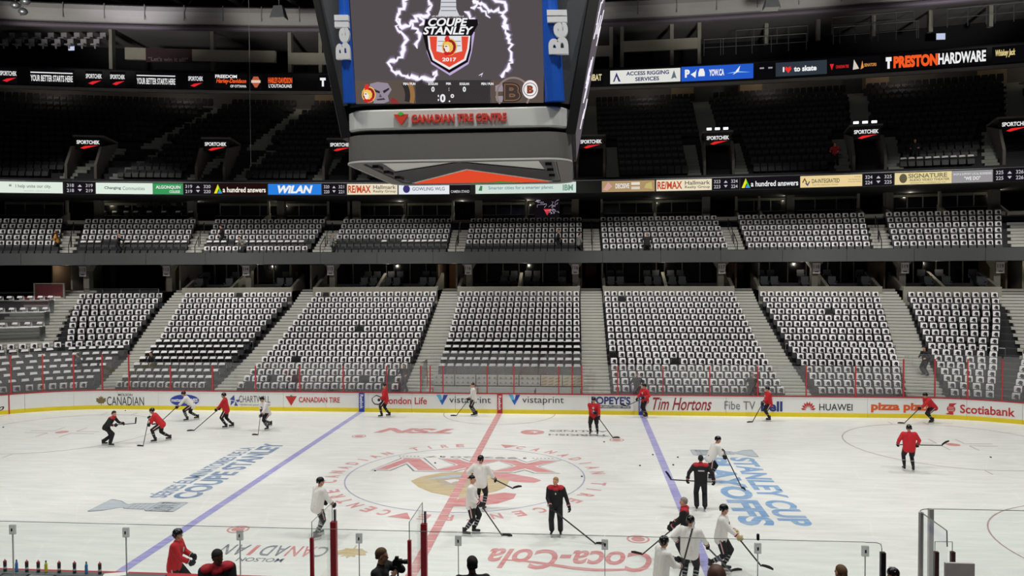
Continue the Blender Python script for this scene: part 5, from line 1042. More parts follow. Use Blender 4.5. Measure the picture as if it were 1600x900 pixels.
    # ---- hair or helmet
    if helmet:
        m = MB(); m.ell(hp(-.014, 0, .045), (.125*k, .104*k, .115*k), HM, 18, 10, z0=-.18, z1=.995); m.cap(hp(-.1, .05, .0), .03*k, hp(-.1, -.05, .0), .03*k); m.cap(hp(-.02, .092, .01), .026*k, hp(-.05, .09, -.03), .02*k); m.cap(hp(-.02, -.092, .01), .026*k, hp(-.05, -.09, -.03), .02*k)
        h_ = m.build('helmet', HELM, root, True); remesh(h_, .013, 2)
        v_ = MB(); A = [math.radians(-62+124*q/8) for q in range(9)]; v_.ribbon([hp(.112*math.cos(a)+.01, .1*math.sin(a), .035) for a in A], [hp(.122*math.cos(a)+.01, .104*math.sin(a), -.022) for a in A]); v_.build('visor', GLASSN, h_)
        v_ = MB()
        for yy in (-.03, .03): v_.cap(hp(-.06, yy, .157-.01), .006*k, hp(.05, yy, .15), .006*k, 6)
        v_.build('helmet_vents', SOCKG, h_)
        MB().tube([hp(.0, .08, .0), hp(.035, .07, -.06), hp(.055, .0, -.115), hp(.035, -.07, -.06), hp(.0, -.08, .0)], .005*k, 5).build('chin_strap', HELM, root)
        if hair: m = MB(); m.ell(hp(-.06, 0, -.03), (.05*k, .07*k, .06*k), HM); m.build('hair', HAIRS[hair], root, True)
    elif hair or cap:
        m = MB(); TL = HM@Matrix.Rotation(math.radians(24), 3, 'Y').inverted() if not cap else HM; m.ell(hp(-.02, 0, .042), (.104*k, .086*k, .098*k), TL, 16, 8, z0=-.12 if not cap else .0, z1=.99)
        if not cap: m.cap(hp(-.075, .03, -.02), .036*k, hp(-.075, -.03, -.02), .036*k)
        for s in (1, -1): m.cap(hp(-.02, s*.07, .03), .02*k, hp(-.03, s*.075, -.0), .015*k)
        if cap: m.ell(hp(-.115, 0, .035), (.06*k, .05*k, .012*k), HM)
        o = m.build('cap' if cap else 'hair', HELM if cap else HAIRS[hair], root, True); remesh(o, .011, 2)
    # ---- top
    tm = shirt_mat or {'white': JW, 'red': JR, 'coach': CB, 'civilian': CB}[kind]; R = 1. if skater else .84
    m = MB(); 
    for s in (1, -1):
        m.cap(sh[0 if s > 0 else 1]-up*.04-V(0, s*.06, 0), .125*k*R, pel+V(0, s*.085, .0)-up*(.03 if not skater else .09), (.15 if skater else .125)*k)
    m.cap(sh[0]-up*.01, .095*k*R, sh[1]-up*.01, .095*k*R); m.cap(pel+up*.15, .16*k*R, pel+up*.36*k+fwd*.02, .165*k*R)
    m.cap(pel+up*.14, .17*k*R, pel-up*(.06 if skater else .0), .178*k*(1 if skater else .9))
    for i in (0, 1):
        m.cap(sh[i]+V(0, (.02 if i == 0 else -.02), 0), .098*k*R, el[i], .074*k*R); m.cap(el[i], .076*k*R, el[i]+(wr[i]-el[i])*.88, .058*k*R)
    m.cap(neck-up*.04, .07*k, neck+up*.02, .064*k)
    top = m.build('jersey' if skater else 'jacket', tm, root, True); remesh(top, max(.016, res), 2, .5)
    if coach and yoke:
        y = MB()
        for i in (0, 1): s = 1 if i == 0 else -1; y.ell(sh[i]+up*.03-V(0, s*.05, 0), (.12*k, .13*k, .08*k)); 
        y.cap(neck-up*.02, .085*k, neck+up*.045, .068*k); y.ell(neck-up*.06+fwd*.03, (.105*k, .12*k, .07*k)); o = y.build('red_yoke', CR, root, True); remesh(o, .016, 2)
    if skater or coach:
        c_ = MB(); cc = pel+up*.36*k+fwd*(.175*k*R); c_.ell(cc, (.012, .05*k if skater else .022, .065*k if skater else .03), Matrix(((fwd.x, 0, up.x), (0, 1, 0), (fwd.z, 0, up.z)))); c_.build('chest_crest', CB if kind == 'white' else STRW, root, True)
    # ---- legs
    p = MB()
    if skater:
        p.cap(pel+V(0, .06, .02), .15*k, pel+V(0, -.06, .02), .15*k)
        for i in (0, 1): p.cap(hip[i]+V(0, 0, -.02), .13*k, hip[i]+(knee[i]-hip[i])*.86, .098*k)
        o = p.build('hockey_pants', CB, root, True); remesh(o, max(.018, res), 2)
        for i in (0, 1):
            s = 1 if i == 0 else -1; a = hip[i]+(knee[i]-hip[i])*.12; b_ = hip[i]+(knee[i]-hip[i])*.84; sd = V(0, s, 0)
            MB().cap(a+sd*.115, .028, b_+sd*.085, .024, 8).build('pants_stripe', STRR, root, True); MB().cap(a+sd*.135, .014, b_+sd*.102, .012, 8).build('pants_stripe', STRW, root, True)
            q = MB(); ft = ank[i]; q.cap(knee[i]+V(.01, 0, .02), .078*k, knee[i]+(ft-knee[i])*.55, .07*k); q.cap(knee[i]+(ft-knee[i])*.5, .07*k, ft+V(0, 0, .02), .052*k); o = q.build('sock', CB, root, True); remesh(o, .016, 2)
            for t_ in (.3, .5, .7) if kind == 'white' else (.45,):
                c0 = knee[i]+(ft-knee[i])*t_; dd = (ft-knee[i]).normalized(); r_ = .079*k-.018*t_; MB().tube([c0-dd*.014, c0+dd*.014], r_+.004, 14).build('sock_band', SOCKG, root, True)
    else:
        p.cap(pel+V(0, .06, .02), .125*k, pel+V(0, -.06, .02), .125*k)
        for i in (0, 1): p.cap(hip[i], .115*k, knee[i], .088*k); p.cap(knee[i], .088*k, ank[i]+V(0, 0, .03 if not civ else 0), .085*k)
        o = p.build('trousers', CB, root, True); remesh(o, max(.018, res), 2)
    # ---- feet
    for i in (0, 1):
        s = 1 if i == 0 else -1; a = ank[i]; zf = a.z-.10*k
        q = MB(); q.cap(a+V(-.045, 0, -.055*k), .043*k, a+V(.15*k, s*.015, -.062*k), .038*k); q.cap(a+V(-.02, 0, .04), .05*k, a+V(0, 0, -.04), .048*k)
        if skater or coach: q.cap(a+V(-.06, 0, .09), .02, a+V(-.05, 0, 0), .03)
        o = q.build('skate_boot' if blade else 'shoe', SKATE, root, True); remesh(o, .014, 2)
        if blade:
            MB().box((a.x+.05, a.y+s*.01, zf-.02), (.26*k, .022, .05)).build('blade_holder', HOLD, root); MB().box((a.x+.05, a.y+s*.01, zf-.055), (.29*k, .006, .03)).build('skate_blade', CHROME, root)
    # ---- gloves
    if skater or coach:
        gm = {'black': CB, 'gold': GOLD}[glove]
        for i in (0, 1):
            s = 1 if i == 0 else -1; d = (wr[i]-el[i]).normalized(); curl = V(0, -s, -.2); curl = (curl-d*curl.dot(d)).normalized(); q = MB(); hand_geo(q, wr[i]+d*.01, d, s, curl, k*1.18, 1.7)
            q.cap(wr[i]-d*.07, .062*k, wr[i]+d*.02, .052*k); o = q.build('glove', gm, root, True); remesh(o, .011, 1)
            MB().tube([wr[i]-d*.075, wr[i]-d*.045], .066*k, 12).build('cuff_band', STRR, o); MB().tube([wr[i]-d*.043, wr[i]-d*.03], .066*k, 12).build('cuff_band', STRW, o)
    Rz = Matrix.Rotation(math.radians(heading), 3, 'Z'); W = lambda v: Vector(pos)+Rz@v
    return root, W, [W(wr[i]+(wr[i]-el[i]).normalized()*.07*k) for i in (0, 1)]
def stick(label, top, heel, blade_dir, up=False, drop=0.):
    top, heel = Vector(top), Vector(heel); o = heel.copy(); t = thing('hockey_stick', label, 'stick', o); d = (heel-top).normalized(); bd = Vector(blade_dir).normalized()
    MB().beam(top-o, heel-o, .026, .034).build('shaft', SHAFT, t); MB().beam(top-o-d*.01, top-o+d*.14, .032, .04).build('grip_tape', TAPE, t)
    pts = [V(0, 0, 0), bd*.1, bd*.2, bd*.30]; side = bd.cross(V(0, 0, 1)); side = side.normalized() if side.length > .05 else V(0, 1, 0); hgt = side.cross(bd).normalized(); m = MB()
    if hgt.z < 0 and not up: hgt = -hgt
    L = [p+side*(.012*j*j*.6)-d*0 for j, p in enumerate(pts)]; hs = [.055, .07, .075, .05]
    a = [p+hgt*(-.0)+side*.005 for p in L]; b_ = [p+hgt*h for p, h in zip(L, hs)]; c = [p-side*.012 for p in b_]; e = [p-side*.012 for p in a]
    m.ribbon(a, b_); m.ribbon(b_, [q+side*.006 for q in c]); m.ribbon(c, e); m.ribbon(e, a); m.poly([a[0], b_[0], c[0], e[0]]); m.poly([a[-1], e[-1], c[-1], b_[-1]]); m.build('blade', BLADEM, t); return t
def local(pos, heading, w): d = Vector(w)-Vector(pos); a = -math.radians(heading); return V(d.x*math.cos(a)-d.y*math.sin(a), d.x*math.sin(a)+d.y*math.cos(a), d.z)
def skater_with_stick(label, slabel, pos, heading, top_local, heel_w, kind='white', two=True, frac=.38, tophand='r', blade=None, **kw):
    pos = V(pos[0], pos[1], 0); hl_ = local(pos, heading, heel_w); tp = V(*top_local); lo = tp+(hl_-tp)*frac; d = (hl_-tp).normalized()
    free = kw.pop('free', None); A = tp-d*.0; 
    if two: th, ot = A, lo
    else: th, ot = A, V(*(free or (.1, .38, .95)))
    lh, rh = (th, ot) if tophand == 'l' else (ot, th)
    root, W, g = person(label, pos, heading, kind, lh=tuple(lh), rh=tuple(rh), **kw)
    i = 0 if tophand == 'l' else 1; top = g[i]
    if two:   # make the shaft pass through both gloves as held
        pass
    bd = blade or (V(heel_w[0], heel_w[1], 0)-V(top.x, top.y, 0)); bd = Vector(bd); dd = (Vector(heel_w)-top).normalized()
    stick(slabel, top-dd*.12, heel_w, bd); return root
P = person
# far side, from left
_, W, g = P('coach in black jacket with red shoulders bending forward at far left, bareheaded', (-16.95, 3.95, 0), 8, 'coach', lean=34, crouch=.13, feet=((-.22, .16), (.22, -.16)), lh=(.62, .12, 1.0), rh=(.38, -.18, .98), look=-8, hair='black')
stick('stick held level by the bending coach at far left, blade turned up', g[1]-V(.25, 0, 0), g[0]+V(.62, -.05, .03), V(.25, 0, 1), True)
skater_with_stick('red-shirted skater in black helmet bent over his stick, second from left', 'stick of the bent red skater beside the coach at left, blade on ice', (-15.04, 4.97), 200, (.42, .05, 1.12), V(-15.25, 3.9, .02), 'red', lean=36, crouch=.15, feet=((.22, .2), (-.35, -.2)), frac=.33, look=10, tophand='l', blade=V(-1, -.1, 0))
skater_with_stick('white-shirted skater leaning forward in front of the blue oval board mark', 'stick of the white skater in front of the blue oval board mark', (-16.1, 9.95), 205, (.35, -.05, 1.0), V(-17.25, 8.8, .02), 'white', lean=36, crouch=.16, feet=((.2, .22), (-.3, -.22)), frac=.3, look=5)
skater_with_stick('upright red-shirted skater in front of the petal mark on the boards', 'stick of the upright red skater near the petal mark, reaching left on the ice', (-13.33, 8.15), 195, (.28, -.1, 1.02), V(-14.62, 7.35, .02), 'red', lean=8, crouch=.05, feet=((.02, .12), (-.25, -.12)), frac=.28, look=0)
skater_with_stick('white-shirted skater turned to the camera in front of the grey board lettering at left', 'stick of the white skater by the grey board lettering, blade toward the camera', (-11.11, 7.82), 238, (.36, .1, 1.05), V(-11.0, 6.55, .02), 'white', lean=24, crouch=.1, feet=((.05, .1), (-.32, -.12)), foot_z=(0, .12), frac=.33, look=8, blade=V(-1, -.2, 0))
P('red-shirted player in a black cap gliding left near the left blue pad, holding no stick', (-6.0, 11.5, 0), 185, 'red', lean=4, crouch=.03, feet=((.24, .12), (-.14, -.12)), lh=(.25, .28, 1.02), rh=(.12, -.3, .98), look=0, helmet=False, cap=True)
skater_with_stick('white-shirted capped player standing by the red pad at centre ice boards', 'stick of the white player by the red centre pad, blade to the left', (-1.30, 12.1), 196, (.2, -.05, 1.0), V(-2.25, 11.95, .02), 'white', lean=4, crouch=.03, feet=((.05, .12), (-.1, -.12)), frac=.2, helmet=False, cap=True)
skater_with_stick('red-shirted player facing the camera right of the centre circle on the far side', 'stick of the red player facing the camera, lying down toward the far right dot', (5.06, 7.66), -100, (.3, .05, 1.15), V(5.95, 7.0, .02), 'red', lean=3, crouch=.03, feet=((0, .17), (0, -.17)), frac=.3, tophand='r', blade=V(1, .2, 0))
P9 = P('red-shirted player standing in front of the right blue pad at the far boards', (7.85, 12.25, 0), 215, 'red', lean=4, crouch=.03, feet=((.05, .13), (-.1, -.12)), lh=(.22, .2, 1.12), rh=(.42, -.16, 1.0), look=-8)
stick('stick held out level to the left by the red player at the right blue pad', P9[2][0]+V(.12, 0, .03), V(6.85, 12.15, .62), V(-1, 0, .15))
skater_with_stick('red-shirted player left of the dark blue board lettering, turned away to the left', 'stick of the red player at the grey and blue board lettering on the right', (14.13, 11.67), 190, (.25, 0, 1.05), V(13.2, 11.2, .02), 'red', lean=6, crouch=.04, feet=((.05, .12), (-.05, -.13)), frac=.28)
skater_with_stick('red-shirted skater leaning forward in front of the orange board lettering', 'stick of the leaning red skater at the orange board lettering', (22.19, 11.6), 190, (.4, 0, 1.0), V(20.75, 11.35, .02), 'red', lean=40, crouch=.14, feet=((.12, .15), (-.12, -.15)), frac=.3)
_, W, g = P('red-shirted skater seen from behind inside the right faceoff circle', (17.2, 1.85, 0), 84, 'red', lean=4, crouch=.03, feet=((.1, .15), (-.05, -.13)), lh=(.2, .36, 1.02), rh=(.2, -.38, 1.02), look=0)
stick('stick carried level by the red skater in the right faceoff circle', g[0]+V(-.05, 0, 0), g[1]+V(.95, .05, .0), V(.8, 0, .6), True)
# middle right group
skater_with_stick('white-shirted skater striding right with one skate raised near the right hand cup mark', 'stick of the striding white skater pointing at the blue lettering', (9.3, -.15), 12, (.42, -.05, 1.1), V(10.22, -1.1, .02), 'white', lean=26, crouch=.1, feet=((.02, .1), (-.5, -.1)), foot_z=(0, .28), frac=.25, look=-15, res=.017)
_, W, g = P('coach with his back to the camera, red yoke, beside the right blue line', (8.35, -3.81, 0), 86, 'coach', lean=5, crouch=.02, feet=((.02, .13), (.0, -.13)), lh=(.05, .42, 1.02), rh=(.05, -.42, 1.0), look=-10, hair='black', res=.017, H=1.86)
stick('stick held level behind the coach beside the right blue line, blade turned up at left', g[1]+V(.15, 0, 0), g[0]+V(-.55, .02, .02), V(-.55, 0, .8), True)
mb = MB(); mb.box((-.168, 0, 1.36), (.01, .2, .035)).build('back_lettering', STRW, _)
_, W, g = P('grey-haired coach facing left behind the two nearest white players', (7.24, -8.55, 0), 168, 'coach', lean=5, crouch=.02, feet=((.05, .13), (-.05, -.13)), lh=(.36, .16, 1.02), rh=(.33, -.16, 1.04), look=0, hair='grey', res=.015)
stick('dark stick pointing left from behind the near white players, blade low over the ice', g[0]+V(.15, 0, .05), V(6.1, -8.1, .05), V(-1, .15, .05))
_, W, g = P('white-shirted player in shiny black helmet facing right with black and gold gloves', (8.09, -9.07, 0), -18, 'white', lean=6, crouch=.04, feet=((.1, .14), (-.2, -.14)), foot_z=(0, .1), lh=(.36, .0, 1.12), rh=(.5, -.12, .98), look=10, glove='gold', res=.015)
stick('grey stick under the arm of the white player with gold gloves', g[0]+V(-.2, 0, .15), g[0]+V(.55, -.3, -.75), V(.8, -.3, -.1))
_, W, g = P('white-shirted player seen from behind reaching right with a black glove, nearest group', (7.12, -10.2, 0), 68, 'white', lean=6, crouch=.03, feet=((.05, .15), (-.05, -.14)), lh=(.12, .36, 1.1), rh=(.42, -.36, .98), look=-12, res=.015)
stick('stick leaning against the reaching white player, blade on the ice beyond him', V(7.5, -9.95, 1.05), V(8.35, -9.1, .03), V(1, .6, 0))
_, W, g = P('white-shirted player at the lower middle right, facing right and lowest of the group', (6.27, -11.72, 0), 22, 'white', lean=6, crouch=.03, feet=((.05, .15), (-.05, -.14)), lh=(.42, .1, 1.2), rh=(.42, -.14, 1.12), look=5, hair='brown', res=.015)
stick('stick held upright by the lowest white player, shaft rising to the right', g[1]+(V(7.05, -11.35, 1.98)-g[1])*1.05, g[1]+(g[1]-V(7.05, -11.35, 1.98))*1.25, V(.3, -.3, -.6))
skater_with_stick('fair-haired coach in black and red facing the camera right of centre circle', 'stick of the fair-haired coach reaching right to the near ice', (3.68, -6.62), -92, (.24, -.16, .98), V(4.85, -7.25, .02), 'coach', two=False, free=(.12, .42, .88), tophand='r', lean=2, crouch=.01, feet=((.0, .13), (.0, -.13)), look=-24, hair='blond', res=.014, H=1.8, blade=V(1, -.08, 0))
_, W, g = P('white-shirted player with his back to the camera on the red line at centre ice', (1.12, -4.3, 0), 78, 'white', lean=3, crouch=.02, feet=((.05, .13), (-.02, -.13)), lh=(.15, .4, 1.12), rh=(.28, -.4, 1.02), look=-14, res=.015)
stick('stick held low to the right by the player standing on the red line', g[1]+V(-.15, .02, .06), V(2.2, -4.2, .72), V(1, 0, .28))
skater_with_stick('bearded white-shirted player in a backward black cap facing right at centre ice', 'stick of the capped white player at centre ice, blade down at right', (1.15, -6.69), -4, (.26, -.12, 1.0), V(2.08, -6.75, .02), 'white', lean=2, crouch=.02, feet=((.1, .12), (-.14, -.12)), frac=.3, look=0, helmet=False, cap=True, two=False, free=(.18, .22, .95), res=.014)
P('white-shirted player standing alone left of the near glass partition', (-3.39, -7.25, 0), 48, 'white', lean=9, crouch=.04, feet=((.15, .15), (-.12, -.14)), lh=(.3, .24, .98), rh=(.38, -.22, .98), look=-30, res=.015)
P('red-shirted player skating right on the near side over the left blue line', (-5.3, -12.0, 0), 12, 'red', lean=7, crouch=.04, feet=((.2, .14), (-.2, -.14)), lh=(.36, .16, 1.08), rh=(.36, -.1, 1.02), look=0, hair='brown', res=.015)
# ================================================================ NEAR SIDE: boards, benches, glass
nb = thing('near_boards', 'near side rink boards with red cap rail along the players benches', 'boards', kind='structure')
x = -26.
while x < 20:
    MB().box((x+1.22, -13.0, .53), (2.42, .1, 1.06)).build('board_panel', WHITE, nb); MB().box((x+1.22, -13.04, 1.085), (2.435, .2, .05)).build('cap_rail', RED, nb); x += 2.44
bench_floor = MB().box((-3, -15.2, .15), (36, 4.2, .3)).build('floor', DARKC, kind='structure')
MB().box((-3, -14.05, .35), (30, .5, .3)).build('bench_step', DARKC, kind='structure')
# drinks ledge with bottles, mats and paper
led = zl_ = at_y(60, 893.5, -13.2).z; MB().box((-9.6, -13.22, zl_-.03), (9.4, .22, .05)).build('bench_ledge', mat('ledge_grey', (92, 96, 96), .6), label='grey ledge behind the near red rail holding the row of bottles', category='ledge')
bm_ = {}
def bottle(px, label, kind):
    p = at_y(px, 893, -13.2); z0 = 1.055; z0 = at_y(60, 893.5, -13.2).z; t = thing('sports_bottle' if kind == 'squeeze' else 'drink_bottle', label, 'bottle', (p.x, -13.2, z0), group='bottles standing on the bench ledge')
    def lathe(prof, n=14): 
        mb = MB(); vs = [V(r*math.cos(2*PI*j/n), r*math.sin(2*PI*j/n), z) for r, z in prof for j in range(n)]; fs = [(i*n+j, i*n+(j+1) % n, (i+1)*n+(j+1) % n, (i+1)*n+j) for i in range(len(prof)-1) for j in range(n)]+[tuple(range(n-1, -1, -1)), tuple(range((len(prof)-1)*n, len(prof)*n))]; return mb.add(vs, fs)
    if kind == 'squeeze':
        lathe([(.036, 0), (.037, .06), (.031, .10), (.037, .14), (.037, .2), (.02, .225)]).build('bottle_body', mat('bottle_dark', (48, 52, 54), .4), t, True); lathe([(.037, .205), (.037, .225), (.022, .245), (.01, .25), (.009, .275)]).build('bottle_lid', mat('lid_red', (150, 44, 50), .4), t, True); lathe([(.038, .06), (.038, .10)][::1]).build('bottle_label', STRW, t)
    else:
        c = {'blue': (60, 140, 200), 'yellow': (222, 214, 40)}[kind]; lathe([(.032, 0), (.034, .02), (.034, .09), (.030, .12), (.034, .15), (.03, .19), (.014, .225)]).build('bottle_body', mat('drink_'+kind, c, .25), t, True); lathe([(.017, .225), (.017, .255), (.01, .27)]).build('bottle_cap', mat('cap_slate', (90, 96, 104), .5), t, True)
for i, (px, kd, lb) in enumerate([(8, 'squeeze', 'dark squeeze bottle at the left end of the ledge'), (26, 'blue', 'blue drink bottle second from left on the ledge'), (42, 'squeeze', 'dark squeeze bottle right of the left blue drink'), (60, 'squeeze', 'dark squeeze bottle left of the yellow drink'), (72, 'yellow', 'yellow drink bottle, the only yellow one'), (92.5, 'squeeze', 'dark squeeze bottle right of the yellow drink'), (116.5, 'squeeze', 'dark squeeze bottle left of the right hand blue drink'), (135, 'blue', 'blue drink bottle second from the right end'), (156, 'squeeze', 'dark squeeze bottle at the right end of the row')]): bottle(px, lb, kd)
for k in range(14): MB().box((-13.9+.62*k, -13.52, zl_-.02), (.56, .34, .03), rz=random.uniform(-.05, .05)).build('folded_towel', [mat('towel_grey', (120, 124, 124), .9), mat('towel_slate', (82, 88, 88), .9)][k % 2], label='grey mat folded over the bench ledge edge, %s from the left' % ORD[k], category='mat', group='mats along the bench ledge')
pw = at_y(178, 896, -13.3); MB().box((pw.x, -13.25, zl_+.01), (.5, .22, .012), rz=.3).build('paper_sheet', mat('paper', (226, 226, 222), .8), label='white papers lying on the ledge right of the bottles', category='paper')
# back glass of the benches with clamps
YG = -14.35
ng = thing('bench_glass', 'frameless clear glass standing along the benches in front of the camera', 'glass', kind='structure')
def gx(px, py=840): return at_y(px, py, YG).x
gp = [-160, 20, 197, 375, 561, 716, 945, 1184, 1352]; xs = [gx(p) for p in gp]; zt_ = at_y(700, 831.5, YG).z
for a, b in zip(xs[:-1], xs[1:]): MB().box(((a+b)/2, YG, (zt_+.3)/2), (b-a-.012, .014, zt_-.3)).build('glass_pane', GLASSN, ng); MB().box(((a+b)/2, YG, zt_+.004), (b-a-.012, .016, .008)).build('pane_edge', EDGE, ng)
e0, e1 = xs[-1], gx(1378); MB().box(((e0+e1)/2, YG, (zt_+.3)/2), (e1-e0-.012, .014, zt_-.3)).build('glass_pane', GLASSN, ng); MB().tube([V(e0, YG, zt_), V(e1-.1, YG, zt_), V(e1-.02, YG, zt_-.03), V(e1, YG, zt_-.12), V(e1, YG, zt_-.5)], .008, 5).build('pane_edge', EDGE, ng)
MB().box((e1+.02, YG, 1.4), (.09, .09, 2.2)).build('end_post', BLACK, ng)
CLAMP = glass_mat('clamp_plate', (.9, .92, .91), 1.5, .45, .3)
for q, x in enumerate(xs[1:]):
    o = MB().box((x, YG, zt_-.17), (.13, .05, .2)).build('glass_clamp', CLAMP, ng); MB().box((x, YG-.03, zt_-.17), (.025, .02, .06), rz=.3).build('clamp_bolt', BLACK, o); MB().box((x, YG, (zt_-.27+.3)/2), (.014, .03, zt_-.57)).build('joint_strip', mat('joint_grey', (205, 210, 206), .5), ng)
MB().cap((xs[-2]+.0, YG-.02, zt_+.02), .03, (xs[-2], YG-.02, zt_+.1), .03).build('small_camera', BLACK, label='small black camera clamped on top of the near glass at right', category='camera')
def partition(px_far, px_near, ytop, xfar_px):
    a = at_y(px_far, ytop, -13.0); x = a.x; top = a.z; o = thing('glass_partition', 'clear glass partition with red posts %s' % ('nearer the left blue line' if px_far < 600 else 'beside the red line'), 'glass', (x, -13.0, 0)); L = YG+13.0
    MB().box((0, L/2, (top+1.0)/2+.0), (.016, abs(L), top-1.0)).build('glass_pane', GLASSN, o); MB().tube([V(0, 0, 1.2), V(0, 0, top), V(0, L, top), V(0, L, 1.2)], .009, 5).build('pane_edge', EDGE, o)
    MB().box((.03, 0, 1.55), (.13, .12, 1.7)).build('red_post', mat('post_dark_red', (178, 34, 52), .5), o); MB().box((.06, 0, 2.52), (.05, .05, .3)).build('steel_stub', STEEL, o); MB().box((0, L, 1.4), (.07, .07, 2.2)).build('red_post', mat('post_dark_red', (120, 22, 34)), o)
partition(519, 480, 785, 0); partition(660, 646, 785, 0)
# end zone glass at right
YE = -12.98; t = thing('end_glass', 'tall clear end-zone glass with steel posts at lower right', 'glass', (0, 0, 0), kind='structure'); a = at_y(1456, 795, YE); top = a.z; xa = a.x
for k in range(3):
    MB().box((xa+1.22+2.44*k, YE, (top+1.1)/2), (2.42, .014, top-1.1)).build('glass_pane', GLASSN, t); MB().box((xa+1.22+2.44*k, YE, top), (2.42, .016, .01)).build('pane_edge', EDGE, t)
MB().box((xa-.02, YE, (top+1.1)/2), (.09, .09, top-1.1)).build('steel_post', mat('post_silver', (176, 176, 172), .4), t)
xb = xa-.32; MB().tube([V(xb, YE-.25, 1.1), V(xb, YE-.25, top)], .05, 10).build('steel_post', mat('post_silver', (176, 176, 172)), t)
arc = [V(xb+.32*(1-math.cos(q*PI/12)), YE-.25+.25*math.sin(q*PI/12), 0) for q in range(7)]
MB().ribbon([p+V(0, 0, 1.1) for p in arc], [p+V(0, 0, top) for p in arc]).build('curved_pane', GLASSN, t); MB().tube([p+V(0, 0, top) for p in arc], .009, 5).build('pane_edge', EDGE, t)
MB().box((xb, YE-.85, (top+1.1)/2), (.014, 1.15, top-1.1)).build('glass_pane', GLASSN, t); MB().tube([V(xb, YE-.25, top), V(xb, YE-1.4, top), V(xb, YE-1.42, top-.3)], .012, 5).build('pane_edge', EDGE, t)
for px in (1463, 1488.5): 
    p = at_y(px, 866, YE-1.42); MB().box((p.x, YE-1.42, p.z/2+.1), (.075, .075, p.z-.1)).build('dark_red_post', mat('post_brown', (62, 34, 34), .4), t)
p0, p1 = at_y(1461, 846, YE-1.42), at_y(1488, 846, YE-1.42); MB().tube([V(p0.x, p0.y, p0.z-.4), V(p0.x, p0.y, p0.z), V(p1.x, p0.y, p0.z), V(p1.x, p0.y, p0.z-.4)], .009, 5).build('pane_edge', EDGE, t)
a, b = at_y(1476, 900, -14.6), at_y(1522, 880, -14.6); MB().box(((a.x+b.x)/2, -14.6, b.z/2), (b.x-a.x, .06, b.z)).build('grey_cabinet', mat('cabinet_grey', (186, 180, 178), .6), label='flat grey panel standing behind the dark red posts at lower right', category='cabinet')
# ================================================================ PEOPLE AT THE BENCHES AND IN THE STANDS
def bench_person(px, pytop, Y, **kw):
    p = at_y(px, pytop, Y); hgt = kw.get('H', 1.84); fl = p.z-hgt*1.0; kw.pop('Z', None); lab = kw.pop('label'); hd = kw.pop('heading'); r = person(lab, (p.x, Y, fl), hd, **kw)
    MB().box((p.x, Y, fl/2), (.7, .6, fl)).build('standing_platform', DARKC, kind='structure') if fl > .35 else None
    return r
bench_person(338, 851, -17.9, label='dark-haired man in black and red jacket at lower left looking down', heading=-60, kind='coach', lean=12, nod=14, lh=(.3, .25, .95), rh=(.3, -.25, .95), look=25, hair='black', skin=SKIND, res=.013, crouch=0.)
_, W, g = bench_person(591, 848, -17.7, label='brown-haired photographer in black holding a camera up between the partitions', heading=-8, kind='civilian', lean=5, lh=(.32, .08, 1.44), rh=(.28, -.10, 1.32), look=8, hair='brown', res=.013, crouch=0., H=1.8)
c = thing('video_camera', 'black camera with long lens and grip held up by the photographer', 'camera', (g[0]+g[1])/2+V(.02, 0, .09)); c.scale = (.8, .8, .8)
MB().box((0, 0, 0), (.16, .1, .12)).build('camera_body', BLACK, c); MB().tube([V(.05, 0, .01), V(.12, 0, .015), V(.125, 0, .015), V(.2, 0, .02)], [.04, .04, .046, .046], 16).build('lens', BLACK, c, True); MB().box((-.02, 0, .085), (.07, .06, .06)).build('viewfinder', BLACK, c); MB().box((-.09, 0, -.02), (.03, .04, .1)).build('side_handle', BLACK, c); MB().tube([V(.0, 0, -.05), V(.0, 0, -.42)], .02, 8).build('grip_pole', BLACK, c, True)
bench_person(738, 863, -18.0, label='man with cropped black hair seen from behind at the bottom, right of the photographer', heading=100, kind='civilian', lean=4, nod=6, lh=(.2, .25, .95), rh=(.2, -.25, .95), look=25, hair='black', skin=SKIND, res=.013, crouch=0.)
bench_person(1316, 876, -16.9, label='brown-haired man in dark jacket at lower right behind the glass end', heading=110, kind='civilian', lean=2, lh=(.2, .25, .95), rh=(.2, -.25, .95), look=10, hair='brown', res=.014, crouch=0.)
bench_person(1412, 888, -13.75, label='player in black helmet low at the bench door at lower right', heading=150, kind='white', lean=20, lh=(.3, .25, .95), rh=(.3, -.25, .95), look=0, res=.014, crouch=0.)
# spectator close to the camera
p = at_y(1121, 869, -23.6)
terr = MB()
for k in range(18): terr.box((4.4, -15.7-.85*k, (1.+.31*k)/2), (46, .85, 1.+.31*k))
terr.build('seating_terrace', DARKC, kind='structure')
fl = 1.+.31*int((23.6-15.7)/.85+.5)
r_ = person('bald brown-skinned spectator seen from behind at the lower right of centre', (p.x, -23.6, p.z-1.84), 88, kind='civilian', lean=3, lh=(.2, .25, .95), rh=(.2, -.25, .95), skin=SKIND, res=.011, crouch=0.)
MB().box((p.x, -23.6, (p.z-1.84)/2), (.7, .6, p.z-1.84)).build('standing_platform', DARKC, kind='structure')
def stand_person(px, pytop, fn, i, label, heading, cm, hair='black', H=1.78, **kw):
    x = solve(px, lambda x: V(x, fn(i, x)[0]-.42, fn(i, x)[1]+1.3)); y, z = fn(i, x); r = person(label, (x, y-.42, z), heading, kind='civilian', shirt_mat=cm, hair=hair, res=.03, H=H, **kw); return r
ORANGE = mat('shirt_orange', (190, 130, 50), .85); GREYJ = mat('jacket_grey', (120, 122, 118), .85); MAR = mat('jacket_maroon', (40, 22, 28), .85); REDJ = mat('jacket_red', (170, 36, 46), .85)
r0_, W, g = stand_person(89, 346, club, 1, 'person in black and gold striped jersey in the club seats at far left', 200, ORANGE, 'brown')
